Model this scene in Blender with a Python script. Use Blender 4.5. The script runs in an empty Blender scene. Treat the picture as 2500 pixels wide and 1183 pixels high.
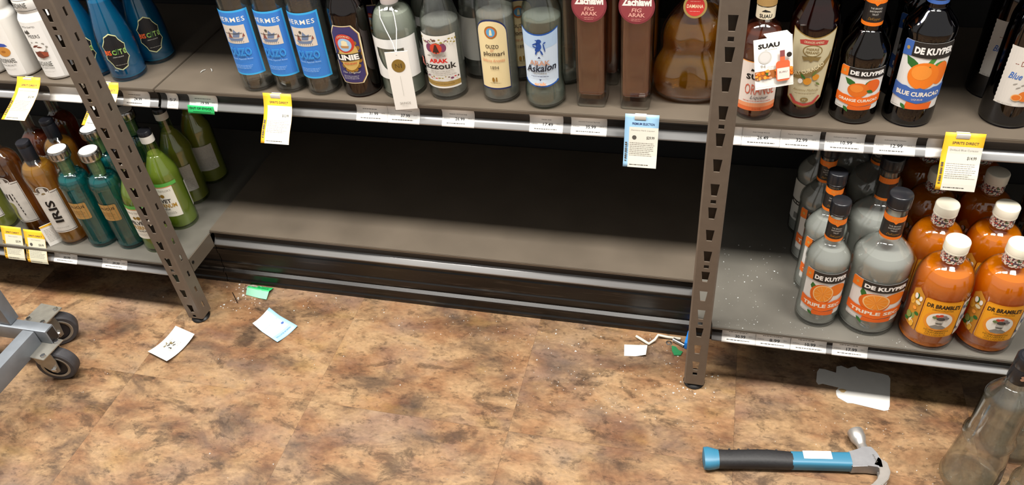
import bpy, bmesh, math, random
from mathutils import Vector, Matrix

# ------------------------------------------------------------------ camera, world, lights, exposure
scene = bpy.context.scene
COL = scene.collection
R_ = math.radians
cam_d = bpy.data.cameras.new('camera')
cam_d.sensor_width = 36.0
cam_d.lens = 27.97
cam_d.clip_start = 0.02
cam = bpy.data.objects.new('camera', cam_d)
COL.objects.link(cam)
pitch, yaw, roll = 0.7072, 0.3051, -0.1047
right = Vector((math.cos(yaw), math.sin(yaw), 0)); fwd0 = Vector((-math.sin(yaw), math.cos(yaw), 0)); up0 = Vector((0, 0, 1))
fw = fwd0 * math.cos(pitch) - up0 * math.sin(pitch)
u2 = up0 * math.cos(pitch) + fwd0 * math.sin(pitch)
rx = right * math.cos(roll) + u2 * math.sin(roll)
ux = u2 * math.cos(roll) - right * math.sin(roll)
M = Matrix((rx, ux, -fw)).transposed().to_4x4()
M.translation = Vector((0.5933, -1.1348, 1.3867))
cam.matrix_world = M
scene.camera = cam

world = bpy.data.worlds.new('store_ambient')
scene.world = world
world.use_nodes = True
bg = world.node_tree.nodes['Background']
bg.inputs[0].default_value = (1.0, 0.96, 0.91, 1)
bg.inputs[1].default_value = 0.38

def panel_light(x, y, z, power, sx=0.75, sy=0.34, col=(1, 0.955, 0.89)):
    """strip light fixture on the ceiling over the aisle"""
    l = bpy.data.lights.new('ceiling_fixture', 'AREA')
    l.shape = 'RECTANGLE'; l.size = sx; l.size_y = sy; l.energy = power; l.color = col; l.spread = R_(130)
    o = bpy.data.objects.new('ceiling_fixture', l); COL.objects.link(o)
    o.location = (x, y, z)
for lx, lp in ((-1.95, 33.0), (-0.80, 33.0), (0.35, 31.0), (1.50, 36.0)):
    panel_light(lx, -0.32, 2.7, lp)
vs = scene.view_settings
vs.view_transform = 'Standard'; vs.look = 'None'; vs.gamma = 1.0; vs.use_curve_mapping = False
vs.exposure = 0.20
scene.cycles.transparent_max_bounces = 32
scene.cycles.max_bounces = 6
scene.cycles.diffuse_bounces = 2
scene.cycles.glossy_bounces = 2
scene.cycles.transmission_bounces = 5
scene.cycles.use_adaptive_sampling = True
scene.cycles.adaptive_threshold = 0.05
scene.cycles.caustics_refractive = False
scene.cycles.caustics_reflective = False
random.seed(7)

# ------------------------------------------------------------------ materials
def lin(h):
    if isinstance(h, str):
        h = [int(h[i:i + 2], 16) / 255 for i in (0, 2, 4)]
        h = [c / 12.92 if c <= 0.04045 else ((c + 0.055) / 1.055) ** 2.4 for c in h]
    return (h[0], h[1], h[2], 1.0)
MATS = {}
def newmat(name):
    m = bpy.data.materials.new(name); m.use_nodes = True
    nt = m.node_tree
    for n in list(nt.nodes): nt.nodes.remove(n)
    out = nt.nodes.new('ShaderNodeOutputMaterial')
    return m, nt, out
def pm(col, rough=0.55, metal=0.0, spec=0.5, noise=0.0, nscale=40.0, bump=0.0, name=None, stretch=(1, 1, 1), emit=None):
    """principled material, colour varied a little by noise"""
    key = (col, rough, metal, spec, noise, nscale, bump, stretch)
    if key in MATS: return MATS[key]
    m, nt, out = newmat(name or ('paint_' + str(col)))
    b = nt.nodes.new('ShaderNodeBsdfPrincipled')
    nt.links.new(b.outputs[0], out.inputs[0])
    c = lin(col)
    b.inputs['Base Color'].default_value = c
    b.inputs['Roughness'].default_value = rough
    b.inputs['Metallic'].default_value = metal
    b.inputs['Specular IOR Level'].default_value = spec
    if noise or bump:
        tc = nt.nodes.new('ShaderNodeTexCoord'); mp = nt.nodes.new('ShaderNodeMapping')
        mp.inputs['Scale'].default_value = stretch
        nz = nt.nodes.new('ShaderNodeTexNoise'); nz.inputs['Scale'].default_value = nscale; nz.inputs['Detail'].default_value = 6
        nt.links.new(tc.outputs['Object'], mp.inputs[0]); nt.links.new(mp.outputs[0], nz.inputs['Vector'])
        if noise:
            cr_ = nt.nodes.new('ShaderNodeValToRGB')
            cr_.color_ramp.elements[0].position = 0.3; cr_.color_ramp.elements[1].position = 0.7
            cr_.color_ramp.elements[0].color = [v * (1 - noise) for v in c[:3]] + [1]
            cr_.color_ramp.elements[1].color = [min(1, v * (1 + noise)) for v in c[:3]] + [1]
            nt.links.new(nz.outputs['Fac'], cr_.inputs[0]); nt.links.new(cr_.outputs[0], b.inputs['Base Color'])
        if bump:
            bp_ = nt.nodes.new('ShaderNodeBump'); bp_.inputs['Strength'].default_value = bump; bp_.inputs['Distance'].default_value = 0.002
            nt.links.new(nz.outputs['Fac'], bp_.inputs['Height']); nt.links.new(bp_.outputs[0], b.inputs['Normal'])
    MATS[key] = m
    return m
def glassm(tint, edge, name, refl=0.9):
    """bottle wall: clear film that tints more where the wall is seen edge-on, with a glossy coat"""
    key = ('glass', tint, edge, refl)
    if key in MATS: return MATS[key]
    m, nt, out = newmat(name)
    lw = nt.nodes.new('ShaderNodeLayerWeight'); lw.inputs[0].default_value = 0.5
    p3 = nt.nodes.new('ShaderNodeMath'); p3.operation = 'POWER'; p3.inputs[1].default_value = 3.0
    p5 = nt.nodes.new('ShaderNodeMath'); p5.operation = 'POWER'; p5.inputs[1].default_value = 4.5
    nt.links.new(lw.outputs['Facing'], p3.inputs[0]); nt.links.new(lw.outputs['Facing'], p5.inputs[0])
    mc = nt.nodes.new('ShaderNodeMix'); mc.data_type = 'RGBA'
    mc.inputs[6].default_value = lin(tint); mc.inputs[7].default_value = lin(edge)
    nt.links.new(p3.outputs[0], mc.inputs[0])
    tr = nt.nodes.new('ShaderNodeBsdfTransparent'); nt.links.new(mc.outputs[2], tr.inputs[0])
    gl = nt.nodes.new('ShaderNodeBsdfGlossy'); gl.inputs['Roughness'].default_value = 0.06
    ml = nt.nodes.new('ShaderNodeMath'); ml.operation = 'MULTIPLY_ADD'; ml.inputs[1].default_value = refl; ml.inputs[2].default_value = 0.09
    nt.links.new(p5.outputs[0], ml.inputs[0])
    mx = nt.nodes.new('ShaderNodeMixShader')
    nt.links.new(ml.outputs[0], mx.inputs[0]); nt.links.new(tr.outputs[0], mx.inputs[1]); nt.links.new(gl.outputs[0], mx.inputs[2])
    nt.links.new(mx.outputs[0], out.inputs[0])
    MATS[key] = m
    return m
def liquidm(col, body, name, scat=0.35, refr=0.4, ior=1.33):
    """spirit in a bottle: part refracted, part passed straight, part scattered"""
    key = ('liq', col, body, scat, refr)
    if key in MATS: return MATS[key]
    m, nt, out = newmat(name)
    gr = nt.nodes.new('ShaderNodeBsdfRefraction'); gr.inputs['Color'].default_value = lin(col); gr.inputs['IOR'].default_value = ior; gr.inputs['Roughness'].default_value = 0.0
    tr = nt.nodes.new('ShaderNodeBsdfTransparent'); tr.inputs[0].default_value = lin(col)
    tl = nt.nodes.new('ShaderNodeBsdfTranslucent'); tl.inputs[0].default_value = lin(body)
    df = nt.nodes.new('ShaderNodeBsdfDiffuse'); df.inputs[0].default_value = lin(body)
    a = nt.nodes.new('ShaderNodeMixShader'); a.inputs[0].default_value = refr
    nt.links.new(tr.outputs[0], a.inputs[1]); nt.links.new(gr.outputs[0], a.inputs[2])
    b = nt.nodes.new('ShaderNodeMixShader'); b.inputs[0].default_value = 0.5
    nt.links.new(tl.outputs[0], b.inputs[1]); nt.links.new(df.outputs[0], b.inputs[2])
    c = nt.nodes.new('ShaderNodeMixShader'); c.inputs[0].default_value = scat
    nt.links.new(a.outputs[0], c.inputs[1]); nt.links.new(b.outputs[0], c.inputs[2])
    nt.links.new(c.outputs[0], out.inputs[0])
    MATS[key] = m
    return m

# ------------------------------------------------------------------ object helpers
def tag(o, label=None, cat=None, group=None, kind=None):
    if label: o['label'] = label
    if cat: o['category'] = cat
    if group: o['group'] = group
    if kind: o['kind'] = kind
    return o
def empty(name, loc=(0, 0, 0), rz=0.0):
    o = bpy.data.objects.new(name, None); COL.objects.link(o)
    o.location = loc; o.rotation_euler = (0, 0, rz); o.empty_display_size = 0.02
    return o
def mo(name, verts, faces, mat, parent=None, smooth=None):
    me = bpy.data.meshes.new(name)
    me.from_pydata([tuple(v) for v in verts], [], faces)
    me.update()
    me.materials.append(mat)
    if smooth is not None:
        me.shade_smooth()
        me.set_sharp_from_angle(angle=R_(smooth))
    o = bpy.data.objects.new(name, me); COL.objects.link(o)
    if parent: o.parent = parent
    return o
def bmo(name, bm, mat, parent=None, smooth=None):
    bmesh.ops.recalc_face_normals(bm, faces=bm.faces[:])
    me = bpy.data.meshes.new(name); bm.to_mesh(me); bm.free()
    me.materials.append(mat)
    if smooth is not None:
        me.shade_smooth(); me.set_sharp_from_angle(angle=R_(smooth))
    o = bpy.data.objects.new(name, me); COL.objects.link(o)
    if parent: o.parent = parent
    return o
def bm_box(bm, lo, hi, mat=None):
    v = [bm.verts.new((x, y, z)) for x in (lo[0], hi[0]) for y in (lo[1], hi[1]) for z in (lo[2], hi[2])]
    if mat is not None:
        for q in v: q.co = mat @ q.co
    for f in ((0, 1, 3, 2), (4, 6, 7, 5), (0, 4, 5, 1), (2, 3, 7, 6), (0, 2, 6, 4), (1, 5, 7, 3)):
        bm.faces.new([v[i] for i in f])
    return v
def box(name, lo, hi, mat, parent=None, bevel=0.0, xf=None):
    bm = bmesh.new(); bm_box(bm, lo, hi, xf)
    if bevel:
        bmesh.ops.bevel(bm, geom=bm.edges[:], offset=bevel, segments=2, affect='EDGES', profile=0.6)
    return bmo(name, bm, mat, parent, 40 if bevel else None)
def prism(name, pts, z0, z1, mat, parent=None, bevel=0.0):
    """outline in x,y extruded from z0 to z1"""
    bm = bmesh.new()
    a = [bm.verts.new((p[0], p[1], z0)) for p in pts]; b = [bm.verts.new((p[0], p[1], z1)) for p in pts]
    n = len(pts)
    bm.faces.new(a); bm.faces.new(b)
    for i in range(n): bm.faces.new((a[i], a[(i + 1) % n], b[(i + 1) % n], b[i]))
    if bevel: bmesh.ops.bevel(bm, geom=bm.edges[:], offset=bevel, segments=2, affect='EDGES')
    return bmo(name, bm, mat, parent, 40)
def extrude_x(name, prof, x0, x1, mat, parent=None, closed=False, smooth=35, sol=0.0):
    """profile in y,z swept along x"""
    vs_, fs = [], []
    n = len(prof)
    for x in (x0, x1):
        vs_ += [(x, p[0], p[1]) for p in prof]
    for i in range(n if closed else n - 1):
        j = (i + 1) % n
        fs.append((i, j, n + j, n + i))
    if closed:
        fs += [tuple(range(n))[::-1], tuple(range(n, 2 * n))]
    o = mo(name, vs_, fs, mat, parent, smooth)
    if sol:
        md = o.modifiers.new('thick', 'SOLIDIFY'); md.thickness = sol; md.offset = 0
    return o
def lathe_data(prof, segs=40, shape=None, ys=1.0):
    vs_, fs = [], []
    rings = []
    for r, z in prof:
        if r < 1e-6:
            rings.append([len(vs_)]); vs_.append((0, 0, z))
        else:
            ring = []
            for k in range(segs):
                a = 2 * math.pi * k / segs
                f = shape(a, z) if shape else 1.0
                ring.append(len(vs_)); vs_.append((r * f * math.sin(a), -r * f * math.cos(a) * ys, z))
            rings.append(ring)
    for a, b in zip(rings, rings[1:]):
        if len(a) == 1 and len(b) == 1: continue
        for k in range(segs):
            k2 = (k + 1) % segs
            if len(a) == 1: fs.append((a[0], b[k2], b[k]))
            elif len(b) == 1: fs.append((a[k], a[k2], b[0]))
            else: fs.append((a[k], a[k2], b[k2], b[k]))
    return vs_, fs
def lathe(name, prof, mat, parent=None, segs=40, smooth=40, shape=None, ys=1.0):
    v, f = lathe_data(prof, segs, shape, ys)
    return mo(name, v, f, mat, parent, smooth)
def tube(name, pts, r, mat, parent=None, segs=8):
    bm = bmesh.new(); prev = None
    for i, p in enumerate(pts):
        p = Vector(p)
        d = (Vector(pts[min(i + 1, len(pts) - 1)]) - Vector(pts[max(i - 1, 0)])).normalized()
        a = d.cross(Vector((0, 0, 1)))
        if a.length < 1e-3: a = Vector((1, 0, 0))
        a.normalize(); b = d.cross(a)
        ring = [bm.verts.new(p + a * r * math.cos(2 * math.pi * k / segs) + b * r * math.sin(2 * math.pi * k / segs)) for k in range(segs)]
        if prev:
            for k in range(segs): bm.faces.new((prev[k], prev[(k + 1) % segs], ring[(k + 1) % segs], ring[k]))
        else: bm.faces.new(ring)
        prev = ring
    bm.faces.new(prev)
    return bmo(name, bm, mat, parent, 60)
def copy_tree(o, parent=None):
    c = o.copy(); COL.objects.link(c); c.parent = parent
    for ch in list(o.children): copy_tree(ch, c)
    return c
def again(root, x, y, label, rz=None, z=None, group=None):
    c = copy_tree(root)
    c.location = (x, y, root.location.z if z is None else z)
    if rz is not None: c.rotation_euler = (0, 0, R_(rz))
    c['label'] = label
    if group: c['group'] = group
    return c

# ------------------------------------------------------------------ printing on labels: flat shapes in millimetres laid onto a surface
TXT = {}
JOINED = {'small_print', 'vine_print', 'gold_scrolls', 'fruit_picture', 'flower_picture', 'oar_picture', 'barcode', 'script_print', 'scallop_print', 'herb_picture', 'lion_emblem', 'flower_emblem', 'scroll_print', 'segment_picture', 'portrait', 'label_line', 'ship_picture', 'cloud_print', 'label_base'}
def text_data(s, bold=0.0, shear=0.0, space=1.0):
    key = (s, bold, shear, space)
    if key not in TXT:
        c = bpy.data.curves.new('lettering', 'FONT')
        c.body = s; c.size = 1.0; c.resolution_u = 2; c.offset = bold; c.shear = shear; c.space_character = space
        o = bpy.data.objects.new('lettering', c)
        me = bpy.data.meshes.new_from_object(o)
        v = [(q.co.x, q.co.y) for q in me.vertices]; f = [tuple(p.vertices) for p in me.polygons]
        bpy.data.objects.remove(o); bpy.data.meshes.remove(me); bpy.data.curves.remove(c)
        TXT[key] = (v, f)
    return TXT[key]
def cyl_map(rad, ang=0.0):
    """rad(v)->radius in metres; u is arc length at the radius of the label's middle"""
    def f(u, v, off):
        r = rad(v) ; a = ang + u / max(f.rref, 1e-4)
        return ((r + off) * math.sin(a), -(r + off) * math.cos(a), v)
    f.rref = 0.04
    return f
class Print:
    def __init__(self, mp, parent, step=0.0045):
        self.mp, self.parent, self.step, self.lay = mp, parent, step, 0
        self.g = {}
    def add(self, mat, part, verts, faces):
        """verts in mm"""
        self.lay += 1
        off = 0.00025 + 0.00010 * self.lay
        bm = bmesh.new()
        vv = [bm.verts.new((x * 0.001, y * 0.001, 0)) for x, y in verts]
        for f in faces:
            try: bm.faces.new([vv[i] for i in f])
            except ValueError: pass
        if self.step:
            xs = [v.co.x for v in bm.verts]
            k0, k1 = math.floor(min(xs) / self.step), math.ceil(max(xs) / self.step)
            if k1 - k0 < 60:
                for k in range(k0 + 1, k1):
                    bmesh.ops.bisect_plane(bm, geom=bm.verts[:] + bm.edges[:] + bm.faces[:], plane_co=(k * self.step, 0, 0), plane_no=(1, 0, 0))
            if getattr(self, 'vstep', 0):
                ys = [v.co.y for v in bm.verts]
                for k in range(math.floor(min(ys) / self.vstep) + 1, math.ceil(max(ys) / self.vstep)):
                    bmesh.ops.bisect_plane(bm, geom=bm.verts[:] + bm.edges[:] + bm.faces[:], plane_co=(0, k * self.vstep, 0), plane_no=(0, 1, 0))
        bm.verts.index_update()
        key = (part, mat.name) if part in JOINED else (part, mat.name, self.lay)
        V, F = self.g.setdefault(key, (mat, [], []))[1:]
        base = len(V)
        V += [self.mp(v.co.x, v.co.y, off) for v in bm.verts]
        for f in bm.faces:
            idx = [base + v.index for v in f.verts]
            F.append(tuple(idx))
        bm.free()
    def poly(self, mat, pts, part='print'):
        a = sum(pts[i][0] * pts[(i + 1) % len(pts)][1] - pts[(i + 1) % len(pts)][0] * pts[i][1] for i in range(len(pts)))
        if a < 0: pts = pts[::-1]
        self.add(mat, part, pts, [tuple(range(len(pts)))])
    def rect(self, mat, u0, v0, u1, v1, part='print'): self.poly(mat, [(u0, v0), (u1, v0), (u1, v1), (u0, v1)], part)
    def ell(self, mat, cu, cv, ru, rv=None, part='print', n=28, rot=0.0):
        rv = rv or ru; c, s = math.cos(rot), math.sin(rot)
        self.poly(mat, [(cu + ru * math.cos(a) * c - rv * math.sin(a) * s, cv + ru * math.cos(a) * s + rv * math.sin(a) * c) for a in [2 * math.pi * k / n for k in range(n)]], part)
    def leaf(self, mat, u, v, l, w, rot, part='leaf_print'):
        c, s = math.cos(R_(rot)), math.sin(R_(rot))
        p = [(0, 0), (l * .3, w * .45), (l * .6, w * .5), (l, 0), (l * .6, -w * .35), (l * .3, -w * .4)]
        self.poly(mat, [(u + x * c - y * s, v + x * s + y * c) for x, y in p], part)
    def text(self, mat, s, cu, cv, h, w=None, bold=0.0, shear=0.0, rot=0.0, arc=0.0, space=1.0, part='lettering'):
        if len(s) == 2:
            ww = w or h * 1.3
            for k in (0, 1):
                wk = ww * (0.62 if s[k] not in 'I1/' and s[1 - k] in 'I1' else 0.18 if s[k] in 'I1' else 0.44)
                du = (-ww / 2 + wk / 2) if k == 0 else (ww / 2 - wk / 2)
                self.text(mat, s[k], cu + du * math.cos(R_(rot)), cv + du * math.sin(R_(rot)), h, wk, bold, shear, rot, arc, space, 'letter')
            return
        v, f = text_data(s, bold, shear, space)
        if not v: return
        x0, x1 = min(p[0] for p in v), max(p[0] for p in v); y0, y1 = min(p[1] for p in v), max(p[1] for p in v)
        ky = h / max(y1 - y0, 1e-6); kx = (w / (x1 - x0)) if w else ky
        c, sn = math.cos(R_(rot)), math.sin(R_(rot))
        o = []
        for x, y in v:
            x, y = (x - (x0 + x1) / 2) * kx, (y - (y0 + y1) / 2) * ky
            y += arc * x * x
            o.append((cu + x * c - y * sn, cv + x * sn + y * c))
        self.add(mat, part, o, f)
    def lines(self, mat, u0, u1, vtop, n, dv, h=0.7, seed=1, part='small_print'):
        rnd = random.Random(seed)
        vv, ff = [], []
        for i in range(n):
            v = vtop - i * dv; u = u0
            end = u1 - (rnd.random() * (u1 - u0) * 0.25)
            while u < end:
                w = min(1.5 + rnd.random() * 4.5, end - u)
                k = len(vv); vv += [(u, v), (u + w, v), (u + w, v + h), (u, v + h)]; ff.append((k, k + 1, k + 2, k + 3)); u += w + 0.9
        self.add(mat, part, vv, ff)
    def flush(self):
        first = None
        for key, (mat, V, F) in self.g.items():
            o = mo(key[0], V, F, mat, self.parent)
            if key[0] in JOINED and (key[0] != 'lettering' or len(V) < 160): o['kind'] = 'stuff'
            first = first or o
        self.g = {}
        return first
def rrect(u0, v0, u1, v1, r, n=5):
    p = []
    for cx, cy, a0 in ((u1 - r, v1 - r, 0), (u0 + r, v1 - r, 90), (u0 + r, v0 + r, 180), (u1 - r, v0 + r, 270)):
        p += [(cx + r * math.cos(R_(a0 + 90 * k / n)), cy + r * math.sin(R_(a0 + 90 * k / n))) for k in range(n + 1)]
    return p

WHITE = pm('f2efe8', 0.5, name='white_paper'); BLACK = pm('14110f', 0.45, name='black_ink'); GREY = pm('9a958c', 0.6, name='grey_ink'); LGREY = pm('c9c6bf', 0.6, name='pale_grey_ink')
CREAM = pm('e9dcb4', 0.5, name='cream_paper'); GOLD = pm('b38a3c', 0.35, 0.6, name='gold_ink'); ORANGE = pm('f07a18', 0.5, name='orange_ink'); DORANGE = pm('d9540c', 0.5, name='deep_orange_ink')
LORANGE = pm('f6a13c', 0.5, name='light_orange_ink'); RED = pm('c8241c', 0.5, name='red_ink'); GREEN = pm('2f6b2a', 0.5, name='leaf_green_ink'); NAVY = pm('1d2a5c', 0.5, name='navy_ink')
BLUE = pm('3a7fd0', 0.45, name='blue_ink'); CYAN = pm('3fb0ee', 0.45, name='cyan_ink'); DGREY = pm('4a4640', 0.6, name='dark_grey_ink'); PINK = pm('e8a79a', 0.55, name='pink_ink'); YEL = pm('f6bd2c', 0.5, name='yellow_card')
TAN = pm('c69a54', 0.5, name='tan_paper'); SIL = pm('c8c8c8', 0.22, 1.0, name='bright_steel')
# ------------------------------------------------------------------ structure: floor, back panel, shelving
def floor_material():
    m, nt, out = newmat('stone_look_vinyl')
    N = nt.nodes.new; L = nt.links.new
    b = N('ShaderNodeBsdfPrincipled'); L(b.outputs[0], out.inputs[0])
    tc = N('ShaderNodeTexCoord'); oi = N('ShaderNodeObjectInfo')
    ml = N('ShaderNodeVectorMath'); ml.operation = 'SCALE'; ml.inputs[0].default_value = (37.0, 23.0, 11.0)
    L(oi.outputs['Random'], ml.inputs['Scale'])
    ad = N('ShaderNodeVectorMath'); ad.operation = 'ADD'; L(tc.outputs['Object'], ad.inputs[0]); L(ml.outputs[0], ad.inputs[1])
    mp = N('ShaderNodeMapping'); mp.inputs['Scale'].default_value = (1.0, 1.7, 1.0); mp.inputs['Rotation'].default_value = (0, 0, R_(-6)); L(ad.outputs[0], mp.inputs[0])
    def noise(scale, det, dist=0.0, rough=0.6):
        n = N('ShaderNodeTexNoise'); n.inputs['Scale'].default_value = scale; n.inputs['Detail'].default_value = det
        n.inputs['Distortion'].default_value = dist; n.inputs['Roughness'].default_value = rough
        L(mp.outputs[0], n.inputs['Vector']); return n
    def ramp(src, stops):
        r = N('ShaderNodeValToRGB'); e = r.color_ramp.elements
        while len(e) < len(stops): e.new(0.5)
        for q, (p, c) in zip(e, stops): q.position = p; q.color = lin(c)
        L(src, r.inputs[0]); return r
    def mix(fac, a, c, mode='MIX'):
        x = N('ShaderNodeMix'); x.data_type = 'RGBA'; x.blend_type = mode
        if isinstance(fac, float): x.inputs[0].default_value = fac
        else: L(fac, x.inputs[0])
        for i, s in ((6, a), (7, c)):
            if isinstance(s, str): x.inputs[i].default_value = lin(s)
            else: L(s, x.inputs[i])
        return x.outputs[2]
    base = ramp(noise(5.5, 7, 0.35, 0.68).outputs['Fac'], [(0.30, '45372c'), (0.40, '67513d'), (0.48, '876b4e'), (0.56, 'a08260'), (0.66, '8e765c'), (0.76, '796759')])
    hue = ramp(noise(9.0, 3, 0, 0.55).outputs['Fac'], [(0.42, '000000'), (0.62, 'ffffff')])
    c1 = mix(hue.outputs[0], base.outputs[0], mix(0.40, base.outputs[0], '7c4a2a'))
    och = ramp(noise(7.5, 3, 0, 0.5).outputs['Fac'], [(0.60, '000000'), (0.70, '8c8c8c')])
    c2 = mix(och.outputs[0], c1, '94753e')
    mv = ramp(noise(3.6, 4, 0, 0.6).outputs['Fac'], [(0.50, '000000'), (0.68, 'b4b4b4')])
    c3 = mix(mv.outputs[0], c2, '7e6c62')
    dk = ramp(noise(8.5, 8, 0.5, 0.76).outputs['Fac'], [(0.54, '000000'), (0.62, 'c8c8c8')])
    c4 = mix(dk.outputs[0], c3, '2c1e15')
    sp = ramp(noise(34.0, 4, 0, 0.75).outputs['Fac'], [(0.56, '000000'), (0.64, 'b4b4b4')])
    c5 = mix(sp.outputs[0], c4, '2c2019')
    gr = ramp(noise(90.0, 3, 0.0).outputs['Fac'], [(0.3, 'b0b0b0'), (0.7, 'ffffff')])
    c6 = mix(0.5, c5, gr.outputs[0], 'MULTIPLY')
    L(c6, b.inputs['Base Color'])
    b.inputs['Roughness'].default_value = 0.42
    b.inputs['Specular IOR Level'].default_value = 0.35
    return m
FLOORM = floor_material()
floor = box('floor', (-2.9, -2.6, -0.06), (2.9, 0.75, -0.004), pm('3a2c20', 0.7, name='floor_underlay'))
tag(floor, 'brown mottled stone-look vinyl tile floor below the shelving', 'floor', kind='structure')
T = 0.4572
tile0 = None
for i in range(-5, 6):
    for j in range(-4, 2):
        x, y = 0.241 + T * (i + 0.5), -0.18 + T * (j + 0.5)
        if tile0 is None:
            tile0 = t = box('tile', (-T / 2 + 0.00014, -T / 2 + 0.00014, -0.004), (T / 2 - 0.00014, T / 2 - 0.00014, 0.0), FLOORM, floor)
        else:
            t = tile0.copy(); COL.objects.link(t); t.parent = floor
        t.location = (x, y, 0)

DARKP = pm('0b0a09', 0.6, noise=0.25, nscale=6, name='dark_back_panel')
wb = box('wall_back', (-2.9, 0.605, 0.0), (2.9, 0.645, 2.3), DARKP)
tag(wb, 'black back panel of the shelving', 'wall', kind='structure')

TAUPE = pm('5c5348', 0.42, noise=0.10, nscale=9, bump=0.05, name='taupe_powder_coat')
TAUPE2 = pm('605d56', 0.36, noise=0.16, nscale=7, bump=0.04, name='grey_powder_coat')
LIPD = pm('24211e', 0.5, name='dark_lip_steel')
RAIL = pm('a6a6a6', 0.30, 0.45, noise=0.06, nscale=30, stretch=(0.2, 1, 1), name='silver_price_rail')
POSTM = pm('665b50', 0.40, noise=0.06, nscale=60, bump=0.08, name='brown_grey_post_coat')
BLK = pm('0f0d0c', 0.4, name='black_plastic')

def kick_material():
    m, nt, out = newmat('scuffed_black_kick')
    N = nt.nodes.new; L = nt.links.new
    b = N('ShaderNodeBsdfPrincipled'); L(b.outputs[0], out.inputs[0])
    tc = N('ShaderNodeTexCoord'); mp = N('ShaderNodeMapping'); mp.inputs['Scale'].default_value = (5, 30, 90); L(tc.outputs['Object'], mp.inputs[0])
    n = N('ShaderNodeTexNoise'); n.inputs['Scale'].default_value = 1.6; n.inputs['Detail'].default_value = 9; n.inputs['Roughness'].default_value = 0.7; L(mp.outputs[0], n.inputs['Vector'])
    r = N('ShaderNodeValToRGB'); e = r.color_ramp.elements
    e[0].position = 0.56; e[0].color = lin('0e0b09'); e[1].position = 0.80; e[1].color = lin('5d554c'); L(n.outputs['Fac'], r.inputs[0])
    L(r.outputs[0], b.inputs['Base Color']); b.inputs['Roughness'].default_value = 0.35
    return m
KICKM = kick_material()

def rail_profile(yf, zt):
    return [(yf + 0.0075, zt - 0.010), (yf + 0.0110, zt - 0.016), (yf + 0.0115, zt - 0.022), (yf + 0.0090, zt - 0.029), (yf + 0.0040, zt - 0.036), (yf - 0.0020, zt - 0.042), (yf - 0.0030, zt - 0.045), (yf + 0.002, zt - 0.0465)]
def shelf(name, label, x0, x1, yf, zt, mat, lowlip=0.045, notch=None, rx0=None, rx1=None):
    t = empty(name, ((x0 + x1) / 2, yf, zt)); tag(t, label, 'shelf', 'steel shelves of the display')
    ox, oy, oz = t.location
    yb = 0.603
    pts = [(x0, yf), (x1, yf), (x1, yb), (x0, yb)] if not notch else notch
    d = prism('deck', [(p[0] - ox, p[1] - oy) for p in pts], -0.008, 0.0, mat, t, bevel=0.0012)
    rx0 = x0 if rx0 is None else rx0; rx1 = x1 if rx1 is None else rx1
    s = lowlip / 0.045
    prof = [(p[0] - oy, (p[1] - zt) * s) for p in rail_profile(yf, zt)]
    box('front_lip', (rx0 - ox, 0.0125, -0.008 - 0.036 * s), (rx1 - ox, 0.0155, -0.0085), LIPD, t)
    extrude_x('price_rail', prof[3:], rx0 - ox + 0.002, rx1 - ox - 0.002, RAIL, t, smooth=60, sol=0.0012)
    extrude_x('rail_channel', prof[:4], rx0 - ox + 0.002, rx1 - ox - 0.002, LIPD, t, smooth=60, sol=0.0012)  # upper half of the rail coloured dark for the shade in its hollow
    return t
shelf('shelf_board', 'upper taupe steel shelf left of the dark gap, under the white and bright blue bottles', -1.83, -0.6115, 0.175, 0.562, TAUPE)
shelf('shelf_board', 'upper taupe steel shelf above the empty bay, under the row of ouzo and arak bottles', -0.6085, 0.6085, 0.175, 0.562, TAUPE)
shelf('shelf_board', 'upper taupe steel shelf at right, under the orange and blue curacao bottles', 0.6115, 1.83, 0.175, 0.562, TAUPE)
shelf('shelf_board', 'top taupe steel shelf over the white and bright blue bottles', -1.83, -0.6115, 0.185, 1.035, TAUPE)
shelf('shelf_board', 'top taupe steel shelf over the ouzo and arak bottles', -0.6085, 0.6085, 0.185, 1.035, TAUPE)
shelf('shelf_board', 'top taupe steel shelf over the curacao bottles', 0.6115, 1.83, 0.185, 1.035, TAUPE)
PX, PW, PD = 0.61, 0.043, 0.038
for s in (-1, 1):
    a, b_, c = s * 1.83, s * (PX + 0.024), s * (PX - 0.012)
    no = [(a, 0.026), (b_, 0.026), (b_, 0.045), (c, 0.045), (c, 0.603), (a, 0.603)]
    lab = 'low deep steel shelf at left holding the amber, teal and green bottles' if s < 0 else 'low deep steel shelf at right holding the triple sec and orange liqueur bottles'
    t = shelf('base_shelf', lab, min(a, c), max(a, c), 0.026, 0.171, TAUPE2, 0.037, no, min(a, b_), max(a, b_))
    ox, oy, oz = t.location
    box('end_panel', (c - ox - 0.0015, 0.022, -0.040), (c - ox + 0.0015, 0.12, -0.0005), TAUPE, t)
    bm = bmesh.new(); bmesh.ops.create_cone(bm, cap_ends=True, segments=12, radius1=0.004, radius2=0.004, depth=0.002, matrix=Matrix.Translation((c - ox - s * 0.002, 0.030, -0.016)) @ Matrix.Rotation(R_(90), 4, 'Y'))
    bmo('bolt', bm, BLK, t, 40)
t = shelf('base_shelf', 'empty recessed low shelf in the middle bay, taupe with a silver front rail', -0.597, 0.597, 0.148, 0.179, TAUPE, 0.045)
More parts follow.
